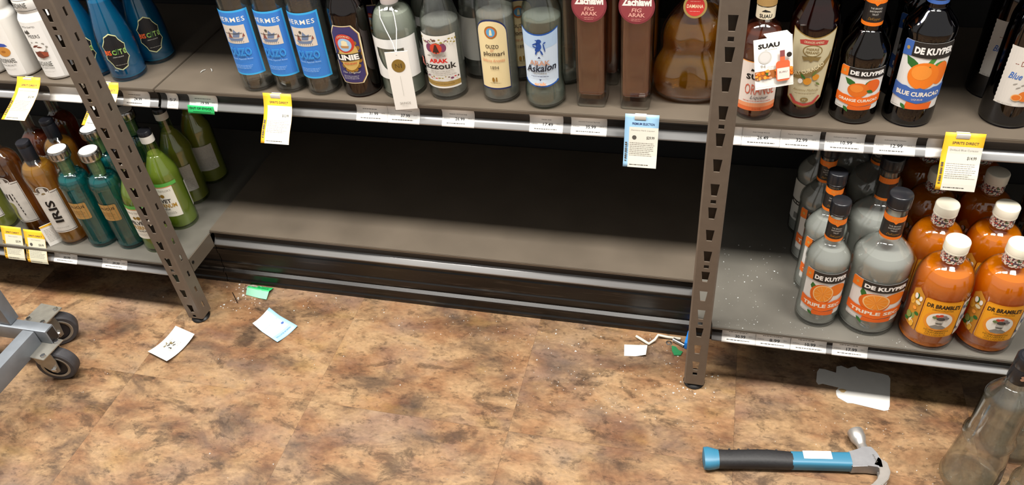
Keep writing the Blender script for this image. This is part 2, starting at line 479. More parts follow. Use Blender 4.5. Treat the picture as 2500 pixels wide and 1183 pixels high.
for x0, x1, lab in ((-1.83, -0.606, 'black kick plate in the shade under the low left shelf'), (-0.604, 0.604, 'scuffed ridged black kick plate under the empty middle shelf'), (0.606, 1.83, 'black kick plate in the shade under the low right shelf')):
    y = 0.158
    pr = [(y, 0.132), (y, 0.114), (y - 0.003, 0.111), (y - 0.003, 0.096), (y, 0.093), (y, 0.070), (y - 0.003, 0.067), (y - 0.003, 0.050), (y - 0.002, 0.045), (y - 0.010, 0.040), (y - 0.011, 0.036), (y - 0.006, 0.032), (y - 0.006, 0.014), (y - 0.009, 0.010), (y - 0.009, 0.0), (y + 0.006, 0.0), (y + 0.006, 0.132)]
    k = extrude_x('kick_plate', pr, x0, x1, KICKM, None, closed=True, smooth=30)
    tag(k, lab, 'kick plate', 'kick plates along the floor')

# slotted posts
def post(x, label, dz=0.0):
    t = empty('slotted_post', (x, 0, 0)); tag(t, label, 'post', 'slotted upright posts')
    ztop, zb = 2.1, 0.014
    ch = 0.003
    bm = bmesh.new()
    def face(fn, w, holes):
        """fn(u,z)->xyz ; u in 0..w ; holes = sorted list of (z0,z1,halfwidth bottom,halfwidth top)"""
        def q(*p): bm.faces.new([bm.verts.new(fn(u, z)) for u, z in p])
        z = zb; c = w / 2
        for h0, h1, wb_, wt in holes:
            if h0 <= z + 0.001 or h1 >= ztop: continue
            q((0, z), (w, z), (w, h0 - 0.002), (0, h0 - 0.002))
            a, b2 = h0 - 0.002, h1 + 0.002
            o4 = [(0, a), (w, a), (w, b2), (0, b2)]; i4 = [(c - wb_, h0), (c + wb_, h0), (c + wt, h1), (c - wt, h1)]
            for k in range(4): q(o4[k], o4[(k + 1) % 4], i4[(k + 1) % 4], i4[k])
            z = b2
        q((0, z), (w, z), (w, ztop), (0, ztop))
    hs = []
    for k in range(-1, 42):
        zc = 0.0739 + dz + 0.0513 * k
        hs.append((zc - 0.013, zc + 0.013, 0.0048, 0.0076))
        if (k - 2) % 3 == 0: hs.append((zc + 0.0215, zc + 0.0298, 0.0046, 0.0046))
    hs.sort()
    ss = [(0.0739 + dz + 0.0513 * k - 0.009, 0.0739 + dz + 0.0513 * k + 0.009, 0.0030, 0.0030) for k in range(0, 41)]
    h = PW / 2
    face(lambda u, z: (-h + ch + u, 0, z), PW - 2 * ch, hs)
    face(lambda u, z: (h, ch + u, z), PD - ch, ss)
    face(lambda u, z: (-h, PD - u, z), PD - ch, ss)
    for s in (-1, 1):
        v = [bm.verts.new(p) for p in ((s * (h - ch), 0, zb), (s * h, ch, zb), (s * h, ch, ztop), (s * (h - ch), 0, ztop))]
        bm.faces.new(v if s > 0 else v[::-1])
        v = [bm.verts.new(p) for p in ((s * h, PD, zb), (s * (h - 0.012), PD, zb), (s * (h - 0.012), PD, ztop), (s * h, PD, ztop))]
        bm.faces.new(v if s > 0 else v[::-1])
    v = [bm.verts.new(p) for p in ((-h + 0.012, PD, 0.29), (h - 0.012, PD, 0.29), (h - 0.012, PD, ztop), (-h + 0.012, PD, ztop))]; bm.faces.new(v[::-1])  # added plate closing the open back, so the slots stay dark
    bmesh.ops.remove_doubles(bm, verts=bm.verts[:], dist=1e-6)
    me = bpy.data.meshes.new('channel'); bm.to_mesh(me); bm.free(); me.materials.append(POSTM)
    o = bpy.data.objects.new('channel', me); COL.objects.link(o); o.parent = t
    md = o.modifiers.new('thick', 'SOLIDIFY'); md.thickness = 0.0018; md.offset = -1
    box('top_cap', (-h, 0, ztop), (h, PD, ztop + 0.004), BLK, t)  # unseen lid, added to stop ceiling light shining down inside the post
    # rubber foot
    lathe('foot', [(0, 0), (0.021, 0), (0.023, 0.003), (0.019, 0.008), (0.012, 0.010), (0.012, 0.03), (0, 0.03)], BLK, t, 24).location = (0, PD / 2, 0)
    return t
post(-PX, 'slotted brown-grey steel post at left, between the teal bottles and the empty bay', -0.0265)
post(PX, 'slotted brown-grey steel post at right, in front of the round golden flask')
# ------------------------------------------------------------------ bottles
ZU, ZL = 0.5622, 0.1712
def sh(r, hs, rn, hn, kind='s', n=9):
    """shoulder points from (r,hs) to (rn,hn)"""
    o = []
    if kind != 's': n = max(n, 16)
    for k in range(n + 1):
        t = k / n if kind == 's' else math.sin(math.pi / 2 * k / n)
        if kind == 's': f = (1 + math.cos(math.pi * t)) / 2
        elif kind == 'round': f = math.sqrt(max(0, 1 - t * t))
        else: f = 0.55 * (1 + math.cos(math.pi * t)) / 2 + 0.45 * math.sqrt(max(0, 1 - t * t))
        o.append((rn + (r - rn) * f, hs + (hn - hs) * t))
    return o
def heel(r, h=6.0):
    return [(0, 2.0), (r * 0.45, 1.6), (r - h * 0.9, 0.0), (r - h * 0.35, h * 0.25), (r - h * 0.08, h * 0.65), (r, h * 1.1)]
class Bottle:
    """profile in millimetres; children: glass, liquid, cap ... ; labels are printed sheets on the wall"""
    def __init__(self, name, label, x, y, z, prof, glass, liq=None, fill=200, rz=0.0, cat='bottle', group=None, segs=40, shape=None, ys=1.0, wall=2.4, floor_=6.0):
        self.root = empty(name, (x, y, z), R_(rz)); tag(self.root, label, cat, group)
        self.prof = [(r * 0.001, q * 0.001) for r, q in prof]
        self.shape, self.ys = shape, ys
        full = list(self.prof)
        if liq:   # inner wall with a domed bottom, so the base reads as thick glass
            rt, zt = [q for q in self.prof if q[0] > 1e-6][-1]
            zz = [floor_ * 0.001 + (zt - floor_ * 0.001) * k / 46 for k in range(47)]
            inner = [(max(self.rad(q) - wall * 0.00085, 0.002), q) for q in zz]
            inner[0] = (inner[0][0] * 0.86, zz[0] - 0.0008)
            dome = [(0, floor_ * 0.001 + 0.0085), (inner[0][0] * 0.30, floor_ * 0.001 + 0.0070), (inner[0][0] * 0.60, floor_ * 0.001 + 0.0030)]
            full = full[:-1] + inner[::-1] + dome[::-1]
        self.glass = lathe('glass', full, glass, self.root, segs, 45, shape, ys)
        if liq:
            lp = [(0, floor_ + 9.2), (10, floor_ + 7.6), (20, floor_ + 3.4)] if self.rad(0.03) > 0.03 and not shape else [(0, floor_ + 1)]
            started = False
            for k in range(60):
                zz = floor_ + 0.6 + (fill - floor_ - 0.6) * k / 59
                rr = self.rad(zz * 0.001) * 1000 - wall
                if rr < 1: continue
                lp.append((rr * (0.9 if k == 0 else 1), zz))
            lp.append((0, fill))
            lathe('liquid', [(r * 0.001, q * 0.001) for r, q in lp], liq, self.root, segs, 45, shape, ys)
    def rad(self, z):
        p = [q for q in self.prof if q[0] > 1e-6]
        for (r0, z0), (r1, z1) in zip(p, p[1:]):
            if z0 <= z <= z1 and z1 > z0: return r0 + (r1 - r0) * (z - z0) / (z1 - z0)
        return p[-1][0] if z > p[-1][1] else p[0][0]
    def sheet(self, outline, mat, ang=0.0, part='label', rref=None, flat=None):
        """lay a label outline (mm) on the bottle and return a Print whose parent is the label"""
        if flat is not None:
            mp = lambda u, v, off: (u, -flat - off, v)
            st = 0
        else:
            mp = cyl_map(self.rad, R_(ang)); st = 0.0045
            vm = sum(p[1] for p in outline) / len(outline) * 0.001
            mp.rref = (rref * 0.001) if rref else self.rad(vm)
        p = Print(mp, self.root, st)
        if flat is None:
            vs2 = [q[1] for q in outline]; 
            p.vstep = 0.008 if abs(self.rad(max(vs2) * .001) - self.rad(min(vs2) * .001)) > 0.0015 else 0
        p.poly(mat, outline, part)
        lab = p.flush()
        p.parent = lab
        return p
    def cap(self, prof, mat, part='cap', segs=32, parent=None):
        return lathe(part, [(r * 0.001, q * 0.001) for r, q in prof], mat, parent or self.root, segs, 40)

G_CLEAR = glassm('fdfefd', 'd6dbd7', 'clear_glass'); G_GREENISH = glassm('f8fbf8', 'b4c8c0', 'pale_green_glass'); G_BROWN = glassm('a8643a', '3a1a0c', 'brown_glass')
G_BLUE = glassm('d8f0fb', '64bce6', 'blue_glass'); G_TEAL = glassm('d4f2f2', '46b0b8', 'teal_glass'); G_NAVY = glassm('23307c', '0a0e2c', 'cobalt_glass'); G_LIME = glassm('f6fcec', 'b8d890', 'green_glass')
G_DKORANGE = glassm('8a5a48', '1a100c', 'dark_glass')
L_CLEAR = liquidm('fdfefd', 'f6f7f0', 'clear_spirit', 0.26, 0.55)
L_WATER = liquidm('fdfefd', 'f2f4ee', 'water_clear_spirit', 0.07, 0.6)
L_MILK = liquidm('fdfefd', 'fafbf6', 'hazy_spirit', 0.55, 0.7)  # clear spirit; whitish body colour stands in for light scattered inside
L_GREY = liquidm('fbfbf8', 'faf8f0', 'cloudy_spirit', 0.52, 0.7)  # clear liqueur; pale body colour put in for light off the back label
L_AMBER = liquidm('ffd080', 'ffbe46', 'amber_liqueur', 0.36, 0.7)
L_GOLD = liquidm('ffce50', 'ffb41c', 'golden_liqueur', 0.22, 0.6)
L_BROWN = liquidm('e8b070', 'c8824a', 'brown_spirit', 0.18, 0.5)
L_ROSE = liquidm('eebc9c', 'd09478', 'fig_spirit', 0.34, 0.4)
L_ORANGE = liquidm('ffb02c', 'ff9204', 'orange_liqueur', 0.92, 0.45)
L_TEAL = liquidm('a4eeec', '34d8dc', 'teal_liqueur', 0.32, 0.7)
L_BLUE = liquidm('a4e8fa', '3cdcf4', 'bright_blue_liqueur', 0.36, 0.6)
L_NAVY = liquidm('4a5ac0', '26349a', 'dark_blue_liqueur', 0.25, 0.2)
L_GREEN = liquidm('f4f8b8', 'ecf48a', 'green_liqueur', 0.42, 0.6)
L_YEL = liquidm('f4eeae', 'f4ea86', 'yellow_liqueur', 0.50, 0.5)
L_RED = liquidm('e08860', 'c06444', 'red_amber_liqueur', 0.24, 0.4)
L_DARK = liquidm('8a6258', '4c302c', 'dark_liqueur', 0.25, 0.2)
CAPB = pm('1b1c20', 0.28, name='black_cap'); CAPC = pm('ece6d2', 0.45, name='cream_cap'); CORK = pm('dcb074', 0.8, noise=0.25, nscale=120, name='cork'); CAPN = pm('14151c', 0.4, name='navy_capsule')
WCOAT = pm('e9e7e2', 0.35, name='white_coated_glass')

# --- white coated liqueur bottles, upper left
def white_bottle(x, y, label, kind, rz=0):
    pr = heel(38.5, 7) + [(38.5, 140)] + sh(38.5, 140, 32, 160, 's') + [(33.2, 161.5), (33.2, 192), (32, 194)] + sh(32, 194, 16, 232, 'm') + [(16, 262), (0, 262)]
    b = Bottle('coated_bottle', label, x, y, ZU, pr, WCOAT, rz=rz, group='white liqueur bottles')
    b.glass.name = 'body'
    tint, name = (pm('c98a3c', 0.5), 'WAFEL') if kind == 'w' else (pm('6b3526', 0.5), 'BROWNIE')
    p = b.sheet(rrect(-30, 8, 30, 138, 2), pm('eeece8', 0.4, name='white_print_ground'), part='label')
    p.text(DGREY, 'DUTCH CRAFTED', 0, 130, 4, 34)
    # sketch of a rider and hills
    if kind == 'w':
        p.text(NAVY, 'MEERS', 0, 112, 8, 26); p.poly(pm('3a52a8', 0.5), [(-14, 84), (-2, 98), (4, 90), (16, 86), (20, 80), (-10, 79)])
        p.ell(tint, 6, 68, 15, 12); p.ell(pm('a86a28', 0.5), 6, 68, 5, 3)
        p.text(DGREY, 'STROOPWAFEL', 0, 45, 11, 46, bold=0.01); p.text(DGREY, 'DUTCH SPECIALTY', 0, 34, 4, 38); p.lines(GREY, -16, 16, 24, 1, 3)
    else:
        p.text(DGREY, 'MEERS', 4, 108, 8, 28); p.poly(DGREY, [(-18, 114), (-12, 122), (-9, 119), (-4, 124), (0, 116), (-8, 113)])
        for k in range(9):
            a = 0.7 * k; p.ell(GREY, 2 + 19 * math.cos(a), 82 + 12 * math.sin(a), 3.2, 2.4)
        p.ell(pm('eeece8', 0.4, name='white_print_ground'), 2, 82, 18, 11.5)
        p.leaf(tint, -10, 82, 18, 5, 20, 'print'); p.leaf(tint, 0, 84, 14, 4, -10, 'print')
        p.poly(tint, [(-10, 70), (4, 74), (20, 70), (18, 60), (4, 56), (-8, 60)]); p.poly(pm('9a4a32', 0.5), [(4, 74), (20, 70), (18, 60), (9, 62)])
        p.text(DGREY, name, 0, 42, 12, 34, bold=0.01); p.text(DGREY, 'DUTCH CREAM LIQUEUR', 0, 31, 3.6, 36); p.lines(GREY, -16, 16, 22, 1, 3)
    p.flush()
    q = b.sheet([(-40, 164), (40, 164), (40, 165), (-40, 165)], DGREY, part='neck_line')
    q.rect(DGREY, -40, 188, 40, 189); q.text(DGREY, name, 0, 177, 12, 34 if kind == 'b' else 28, bold=0.01); q.flush()
    b.cap([(0, 225), (17.5, 225), (17.5, 268), (15, 270), (0, 270)], pm('c8a45a', 0.4, name='tan_cap'))
    return b.root
wA = white_bottle(-0.988, 0.226, 'white coated bottle with a round golden wafer on it, upper left', 'w')
white_bottle(-0.884, 0.228, 'white coated bottle with brown chocolate pieces drawn on it, beside the left post', 'b')
again(wA, -1.078, 0.226, 'white coated bottle cut by the left edge of the picture, upper shelf')

# --- bright blue bottles
def blue_bottle(x, y, label):
    pr = heel(40, 7) + [(40, 60), (39, 90), (37, 110), (33.5, 130), (29, 150), (25, 170), (22, 190), (18, 220), (15, 245), (14, 300), (0, 300)]
    b = Bottle('blue_bottle', label, x, y, ZU, pr, G_BLUE, L_BLUE, 178, group='bright blue liqueur bottles')
    def shape(k):
        o = []
        for a, rr in ((90, 43), (62, 41), (52, 36), (30, 36), (24, 38), (10, 32), (-8, 31), (-24, 38), (-30, 36), (-52, 36), (-62, 41), (-90, 43), (-118, 41), (-128, 36), (-150, 36), (-156, 38), (-172, 32), (172, 31), (156, 38), (150, 36), (128, 36), (118, 41)):
            o.append((k * rr * 0.72 * math.cos(R_(a)), 72 + k * rr * math.sin(R_(a))))
        return o
    p = b.sheet(shape(1.0), pm('c9cf9a', 0.45, name='pale_gold_edge'), rref=39)
    p.poly(pm('16171a', 0.4, name='label_black'), shape(0.94), 'label_field')
    p.text(pm('e8622a', 0.5), 'BIS', -16, 72, 11, 14, bold=0.02); p.text(pm('8fbf5a', 0.5), 'C', -3, 72, 11, 8, bold=0.02)
    p.text(pm('5a9a4a', 0.5), '//', 4, 73, 13, 6); p.text(pm('9cc46a', 0.5), 'TØ', 15, 72, 12, 15, bold=0.02)
    p.text(LGREY, 'CREAM LIQUEUR', 2, 61, 2.6, 22); p.lines(GREY, -10, 14, 42, 1, 3, 1.0)
    p.flush()
    b.cap([(0, 262), (15.5, 262), (15.5, 304), (0, 304)], CAPB)
    return b.root
bB = blue_bottle(-0.710, 0.236, 'bright blue bottle with a black shield label, in front, right of the left post')
bB.rotation_euler = (0, 0, R_(28))
again(bB, -0.800, 0.240, 'bright blue bottle partly hidden behind the left post')
again(bB, -0.686, 0.318, 'bright blue bottle standing behind another, nearest the dark gap', 40)
again(bB, -0.775, 0.322, 'bright blue bottle at the back of the upper shelf, behind the left post')

# --- ouzo with blue label x3
def ouzo_bottle(x, y, label):
    pr = heel(36, 8) + [(36, 215)] + sh(36, 215, 14, 262, 'm') + [(14, 305), (0, 305)]
    b = Bottle('ouzo_bottle', label, x, y, ZU, pr, G_CLEAR, L_WATER, 222, group='blue-labelled ouzo bottles')
    p = b.sheet([(-42, 42), (42, 42), (42, 185), (-42, 185)], CYAN)
    p.rect(BLUE, -38, 46, 38, 181, 'label_field')
    p.text(WHITE, 'HERMES', 0, 166, 10, 62, bold=0.012, space=1.2)
    p.rect(pm('d9cdbf', 0.5, name='picture_ground'), -26, 114, 26, 154, 'picture')
    sh1 = pm('6f7f9c', 0.5); sh2 = pm('8a5248', 0.5)
    p.poly(sh1, [(-18, 126), (-12, 120), (14, 120), (20, 128), (14, 126), (-12, 126)], 'ship_picture')
    p.poly(sh1, [(-4, 128), (2, 146), (8, 138), (14, 140), (10, 128)], 'ship_picture'); p.poly(sh2, [(-14, 127), (-10, 141), (-6, 132), (-4, 127)], 'ship_picture')
    p.poly(sh2, [(16, 128), (20, 137), (22, 130)], 'ship_picture'); p.ell(DGREY, -3, 145, 3, 3, 'ship_picture'); p.rect(DGREY, -20, 136, 18, 137.2, 'ship_picture')
    for k in range(9): p.poly(DGREY, [(-16 + k * 4, 120), (-14.8 + k * 4, 120), (-17 + k * 4, 115.5)], 'oar_picture')
    p.text(CYAN, 'OUZO', 2, 96, 18, 46, bold=0.035); p.text(BLUE, 'OUZO', 2, 96, 16, 43, bold=0.0)
    p.text(pm('a9cdf2', 0.5), 'Classic Aperitif Anise', 2, 80, 4.6, 44)
    p.lines(pm('a9cdf2', 0.5), -20, 22, 65, 3, 3.2, 0.8, 3)
    p.flush()
    q = b.sheet([(-24, 70), (24, 70), (24, 165), (-24, 165)], pm('cfd2cc', 0.6, name='back_label_paper'), ang=180, part='back_label'); q.flush()
    b.cap([(0, 262), (15.5, 262), (15.5, 312), (0, 312)], pm('2a62b8', 0.4, name='blue_cap'))
    return b.root
oz = ouzo_bottle(-0.369, 0.222, 'ouzo bottle with blue label, first of three, next to the bare shelf')
again(oz, -0.291, 0.224, 'ouzo bottle with blue label, middle of the three in front', 0)
again(oz, -0.214, 0.222, 'ouzo bottle with blue label, beside the brown aquavit bottle', 0)
again(oz, -0.280, 0.318, 'ouzo bottle standing in the second row behind the blue-labelled three', 5)

# --- brown aquavit
def aquavit(x, y, label):
    pr = heel(40, 7) + [(40, 180)] + sh(40, 180, 15, 238, 'm', 12) + [(15, 290), (0, 290)]
    b = Bottle('aquavit_bottle', label, x, y, ZU, pr, G_BROWN, L_BROWN, 120, group='brown aquavit bottles')
    def oct_(k): return [(-22 * k - 4 * (k - 1) * 0, 34 + 4 * (1 - k) * 4), (22 * k, 34 + 16 * (1 - k)), (34 * k, 50), (34 * k, 140), (20 * k, 160 - 16 * (1 - k)), (-20 * k, 160 - 16 * (1 - k)), (-34 * k, 140), (-34 * k, 50)]
    p = b.sheet(oct_(1.0), CREAM); p.poly(pm('b58a3c', 0.4, 0.3), oct_(0.92), 'label_border'); p.poly(pm('3c3466', 0.5, name='violet_ink'), oct_(0.87), 'label_field')
    for k in range(16):
        a = 2 * math.pi * k / 16; p.ell(GOLD, 4 + 21 * math.cos(a), 98 + 34 * math.sin(a), 5, 5, 'gold_scrolls', 10)
    p.ell(pm('caa860', 0.4), 4, 98, 20, 33, 'gold_scrolls')
    p.ell(pm('c43a2a', 0.5), 0, 124, 20, 20, 'red_ring'); p.text(CREAM, 'LIVSVAND', 0, 139, 4.5, 26, arc=-0.02); p.ell(pm('9fc0de', 0.5), 0, 121, 14, 14, 'sea_picture')
    p.poly(pm('b88a5a', 0.5), [(-7, 114), (7, 114), (9, 119), (-9, 119)], 'ship_picture'); p.poly(CREAM, [(-6, 119), (-5, 129), (0, 131), (6, 128), (7, 119)], 'ship_picture')
    p.poly(BLACK, [(-28, 84), (28, 88), (28, 103), (-28, 99)], 'name_panel'); p.text(WHITE, 'LINIE', 1, 93.5, 12, 44, bold=0.05, rot=3)
    p.text(pm('c43a2a', 0.5), 'AQUAVIT', 4, 80, 4.5, 26, bold=0.02)
    p.text(LGREY, 'The Original', 2, 60, 5, 36, shear=0.3); p.lines(LGREY, -16, 18, 52, 3, 3.2, 0.8, 8); p.flush()
    b.cap([(0, 240), (16.5, 240), (16.5, 296), (0, 296)], pm('9a2c22', 0.4))
    return b.root
aq = aquavit(-0.127, 0.228, 'brown glass aquavit bottle with violet and gold label')
again(aq, -0.112, 0.325, 'brown glass aquavit bottle in the second row, seen behind the first')

# --- clear bottle with window label and white hang tag
def window_bottle(x, y, label):
    pr = heel(45, 7) + [(45, 135)] + sh(45, 135, 16.5, 192, 'round', 12) + [(16.5, 235), (0, 235)]
    b = Bottle('mastiha_bottle', label, x, y, ZU, pr, G_GREENISH, L_GREY, 176, group='clear mastiha liqueur bottles')
    lb = pm('ebeae6', 0.5, name='window_label_paper')
    # label with an opening: two bands and two sides
    p = b.sheet([(-62, 113), (62, 113), (62, 133), (-62, 133)], lb)
    N_ = 24
    top = [(-30 + 60 * k / N_, 113) for k in range(N_ + 1)]
    bot = [(-30 + 60 * k / N_, 66 + 30 * abs(-1 + 2 * k / N_) ** 3) for k in range(N_ + 1)]
    p.rect(lb, -62, 46, -29.9, 113.1, 'label_side'); p.rect(lb, 29.9, 46, 62, 113.1, 'label_side')
    for k in range(N_): p.poly(lb, [(bot[k][0], 46), (bot[k + 1][0], 46), bot[k + 1], bot[k]], 'label_base'); p.lay -= 1
    p.flush()
    q = b.sheet([(-40, 46), (40, 46), (40, 175), (-40, 175)], pm('b9bbb2', 0.6, name='grey_back_label'), ang=180, part='back_label'); q.flush()
    b.cap([(0, 192), (17.6, 192), (17.6, 240), (16, 243), (0, 243)], pm('b3a8a4', 0.5, name='pale_grey_capsule'), 'capsule')
    return b
n1 = window_bottle(-0.036, 0.236, 'wide clear bottle with windowed white label and a hanging white tag')
again(n1.root, 0.010, 0.336, 'wide clear bottle in the second row, behind the one with the hanging tag')
tg = empty('hang_tag', (-0.010, 0.166, ZU - 0.006), R_(14)); tag(tg, 'white card tag with a gold disc hung from the wide clear bottle', 'tag')
TT = Matrix.Rotation(R_(-4), 4, 'X')
box('card', (-0.0225, -0.0006, 0.0), (0.0225, 0.0006, 0.128), WHITE, tg)
pp = Print(lambda u, v, o: (u, -0.0006 - o, v), tg, 0)
pp.ell(pm('a08440', 0.35, 0.5), 0, 98, 13.5, 14, 'gold_disc'); pp.text(pm('5a4420', 0.5), 'N1', 0, 98, 9, 13); pp.rect(LGREY, -0.4, 32, 0.2, 76, 'rule'); pp.text(GREY, 'SKINOS', 0, 15, 5, 22); pp.lines(LGREY, -7, 7, 9, 1, 3); pp.flush()
CORD = pm('dcdad4', 0.7, name='white_cord')
tube('cord', [(0.026, -0.0705, 0.116), (0.018, -0.060, 0.135), (0.004, -0.050, 0.158), (-0.008, -0.038, 0.176), (-0.014, -0.020, 0.190)], 0.0010, CORD, n1.root, 6)
tube('cord', [(0.026, -0.0705, 0.116), (0.027, -0.060, 0.140), (0.026, -0.048, 0.158), (0.020, -0.034, 0.177), (0.012, -0.021, 0.190)], 0.0010, CORD, n1.root, 6)

# --- arak, red and white label
def arak_r(x, y, label):
    pr = heel(39, 6) + [(39, 150)] + sh(39, 150, 15, 230, 'm', 12) + [(15, 280), (0, 280)]
    b = Bottle('arak_bottle', label, x, y, ZU, pr, G_CLEAR, L_CLEAR, 160, group='clear arak bottles with vine label')
    p = b.sheet([(-42, 29), (42, 29), (42, 142), (-42, 142)], pm('eae7e0', 0.5, name='arak_label_paper'))
    vine = pm('6b4a3c', 0.5); grape = pm('7a3c5c', 0.5); olive = pm('9a8a3c', 0.5)
    p.rect(pm('a98a4c', 0.45), -42, 33, 42, 44, 'gold_band'); p.lines(pm('7a5c2a', 0.5), -26, 30, 38, 1, 3, 1.0, 4)
    rnd = random.Random(5)
    for k in range(26):
        u = -38 + 76 * k / 25
        p.ell(rnd.choice((vine, grape, olive, olive)), u, 131 + rnd.uniform(-5, 5) - 0.006 * u * u * 0, rnd.uniform(1.2, 3.2), rnd.uniform(1, 2.6), 'vine_print', 8)
        if k % 2 == 0: p.ell(rnd.choice((vine, grape, olive, RED)), u, 52 + rnd.uniform(-3, 4), rnd.uniform(1.2, 3.4), rnd.uniform(1, 2.6), 'vine_print', 8)
    p.ell(grape, -12, 119, 7, 9, 'grape_print'); p.ell(grape, 12, 119, 7, 9, 'grape_print'); p.ell(pm('c8442c', 0.5), 0, 118, 11, 11, 'red_seal')
    p.poly(pm('3a2018', 0.5), [(-6, 110), (6, 110), (1.5, 126), (-1.5, 126)], 'tree_emblem'); p.rect(pm('3a2018', 0.5), -1, 107, 1, 111, 'tree_emblem')
    ar = pm('8f8a80', 0.5)
    for u, w in ((-15, 8), (-5, 5), (4, 6), (13, 7)): p.ell(ar, u, 102, w / 2, 1.2, 'script_print', 10); p.ell(ar, u + 1, 104.4, 0.8, 0.8, 'script_print', 6)
    p.text(RED, 'ARAK', 2, 92, 9, 34, bold=0.05); p.text(pm('e07a6c', 0.5), 'R', -33, 85, 17, 10, bold=0.02); p.text(pm('2a2624', 0.5), 'azzouk', 4, 81, 14, 58, bold=0.025)
    p.lines(GREY, -30, 32, 69, 3, 4, 1.0, 6); p.flush()
    q = b.sheet([(-30, 45), (30, 45), (30, 138), (-30, 138)], pm('c4c4bc', 0.6, name='back_label_paper_2'), ang=180, part='back_label'); q.flush()
    b.cap([(0, 240), (16.5, 240), (16.5, 286), (0, 286)], pm('c4c4c8', 0.3, 0.7))
    return b.root
ra = arak_r(0.062, 0.235, 'clear arak bottle with red seal and vine border on white label')
again(ra, 0.112, 0.325, 'clear arak bottle turned back to front in the second row', 150)

# --- ouzo with cream arch label
def ouzo_arch(x, y, label):
    pr = heel(37.5, 9) + [(37.5, 195)] + sh(37.5, 195, 14, 255, 'm') + [(14, 300), (0, 300)]
    b = Bottle('ouzo_bottle', label, x, y, ZU, pr, G_CLEAR, L_CLEAR, 178, group='clear ouzo bottles with cream label')
    def arch(k): return [(-32 * k, 107 - 74 * k), (32 * k, 107 - 74 * k)] + [(32 * k * math.cos(a), 107 + k * (45 + 28 * math.sin(a))) for a in [math.pi * q / 14 for q in range(15)]]
    p = b.sheet(arch(1.0), NAVY); p.poly(pm('e6d3a2', 0.5, name='arch_label_cream'), arch(0.955), 'label_field')
    p.ell(pm('a87a3c', 0.4, 0.3), 0, 154, 12.5, 13, 'medallion'); p.ell(pm('c8642a', 0.5), 0, 154, 10.5, 11, 'medallion'); p.ell(pm('5aa0cc', 0.5), 0, 154, 8.5, 9, 'medallion'); p.poly(CREAM, [(-3, 148), (3, 148), (2, 158), (0, 161), (-2, 158)], 'medallion')
    ink = pm('4a3c2c', 0.5)
    p.text(ink, 'OUZO', 0, 125, 8, 26, bold=0.01); p.text(pm('c87a4c', 0.5), 'of', 0, 117, 6, 7, shear=0.3); p.text(ink, 'plomari', 2, 109, 12, 42, bold=0.012)
    p.text(pm('d88a62', 0.5), 'Isidoros Arvanitis', 0, 96, 7, 46, shear=0.35); p.text(ink, '1894', 2, 81, 7, 16)
    p.ell(GOLD, -3, 55, 2.6, 5, 'bottle_emblem', 12); p.rect(GOLD, 2, 51, 4.5, 60, 'bottle_emblem'); p.lines(pm('9a8a5c', 0.5), -10, 12, 47, 1, 3, 0.9); p.flush()
    q = b.sheet([(-26, 60), (26, 60), (26, 185), (-26, 185)], pm('c8cac2', 0.6, name='back_label_paper_3'), ang=170, part='back_label'); q.flush()
    b.cap([(0, 255), (15.5, 255), (15.5, 306), (0, 306)], GOLD)
    return b.root
pl = ouzo_arch(0.175, 0.233, 'clear ouzo bottle with arched cream label edged in navy')
again(pl, 0.195, 0.322, 'clear ouzo bottle in the second row, behind the arched cream label', 20)

# --- arak with blue lion label
def arak_l(x, y, label):
    pr = [(0, 2), (20, 1.6), (30, 0), (35, 2), (38.5, 8), (40, 18), (39.5, 32), (37, 46), (35.8, 60), (36.2, 100), (37.8, 150), (38.6, 175)] + sh(38.6, 182, 15, 245, 'm', 12) + [(14, 295), (0, 295)]
    b = Bottle('arak_bottle', label, x, y, ZU, pr, G_GREENISH, L_CLEAR, 180, group='clear arak bottles with lion label')
    top = [(-40 + 80 * k / 12, 160 + 0.0065 * (-40 + 80 * k / 12) ** 2) for k in range(13)]; bot = [(40 - 80 * k / 12, 49 + 0.0055 * (40 - 80 * k / 12) ** 2) for k in range(13)]
    p = b.sheet([(u * 0.97, v) for u, v in top + bot], pm('1f55a8', 0.45, name='lion_blue'))
    s2 = [(u * 0.95, v - 3) for u, v in top] + [(u * 0.95, v + 3) for u, v in bot]
    p.poly(pm('cfdff0', 0.45, name='pale_blue_label'), s2, 'label_field')
    p.poly(pm('b4cfec', 0.45), [(u * 0.95, v - 3) for u, v in top] + [(36, 136), (0, 128), (-36, 136)], 'label_tint')
    li = pm('1c4a9c', 0.5)
    for e in ((0, 137, 5, 8, 0.3), (1, 146, 4.6, 4.2, 0), (-2, 129, 5.5, 4, 0.5), (-7, 140, 5.5, 1.4, 0.5), (-7, 134, 5, 1.3, -0.3), (-5, 123, 1.6, 5, -0.3), (5, 123, 1.6, 5.5, 0.4), (10, 133, 1.1, 9, 0.2), (11, 143, 2.4, 1.4, 0.6), (-4, 148, 1.8, 1, 0)):
        p.ell(li, e[0], e[1], e[2], e[3], 'lion_emblem', 12, e[4])
    p.poly(NAVY, [(-3, 111), (3, 111), (0, 115)], 'crest_mark')
    p.text(pm('c89a84', 0.5), 'ARAK', 0, 101, 10.5, 40, bold=0.03); p.text(pm('1c2030', 0.5), 'Askalon', 1, 90, 15, 62, bold=0.02, shear=0.3, rot=6)
    p.text(GREY, 'DETARINE', 0, 79, 3.4, 26); p.lines(NAVY, -18, 18, 72, 1, 3, 1.0, 4); p.poly(NAVY, [(-2, 67), (2, 67), (0, 63)], 'crest_mark')
    p.text(pm('eab08c', 0.5), 'arak', 0, 57, 7, 24, bold=0.06); p.flush()
    b.cap([(0, 252), (15.5, 252), (15.5, 300), (0, 300)], pm('3a5aa8', 0.35))
    return b.root
al = arak_l(0.269, 0.221, 'pale green arak bottle with a blue lion on its label')
again(al, 0.292, 0.318, 'pale arak bottle in the second row, behind the lion label', 140)

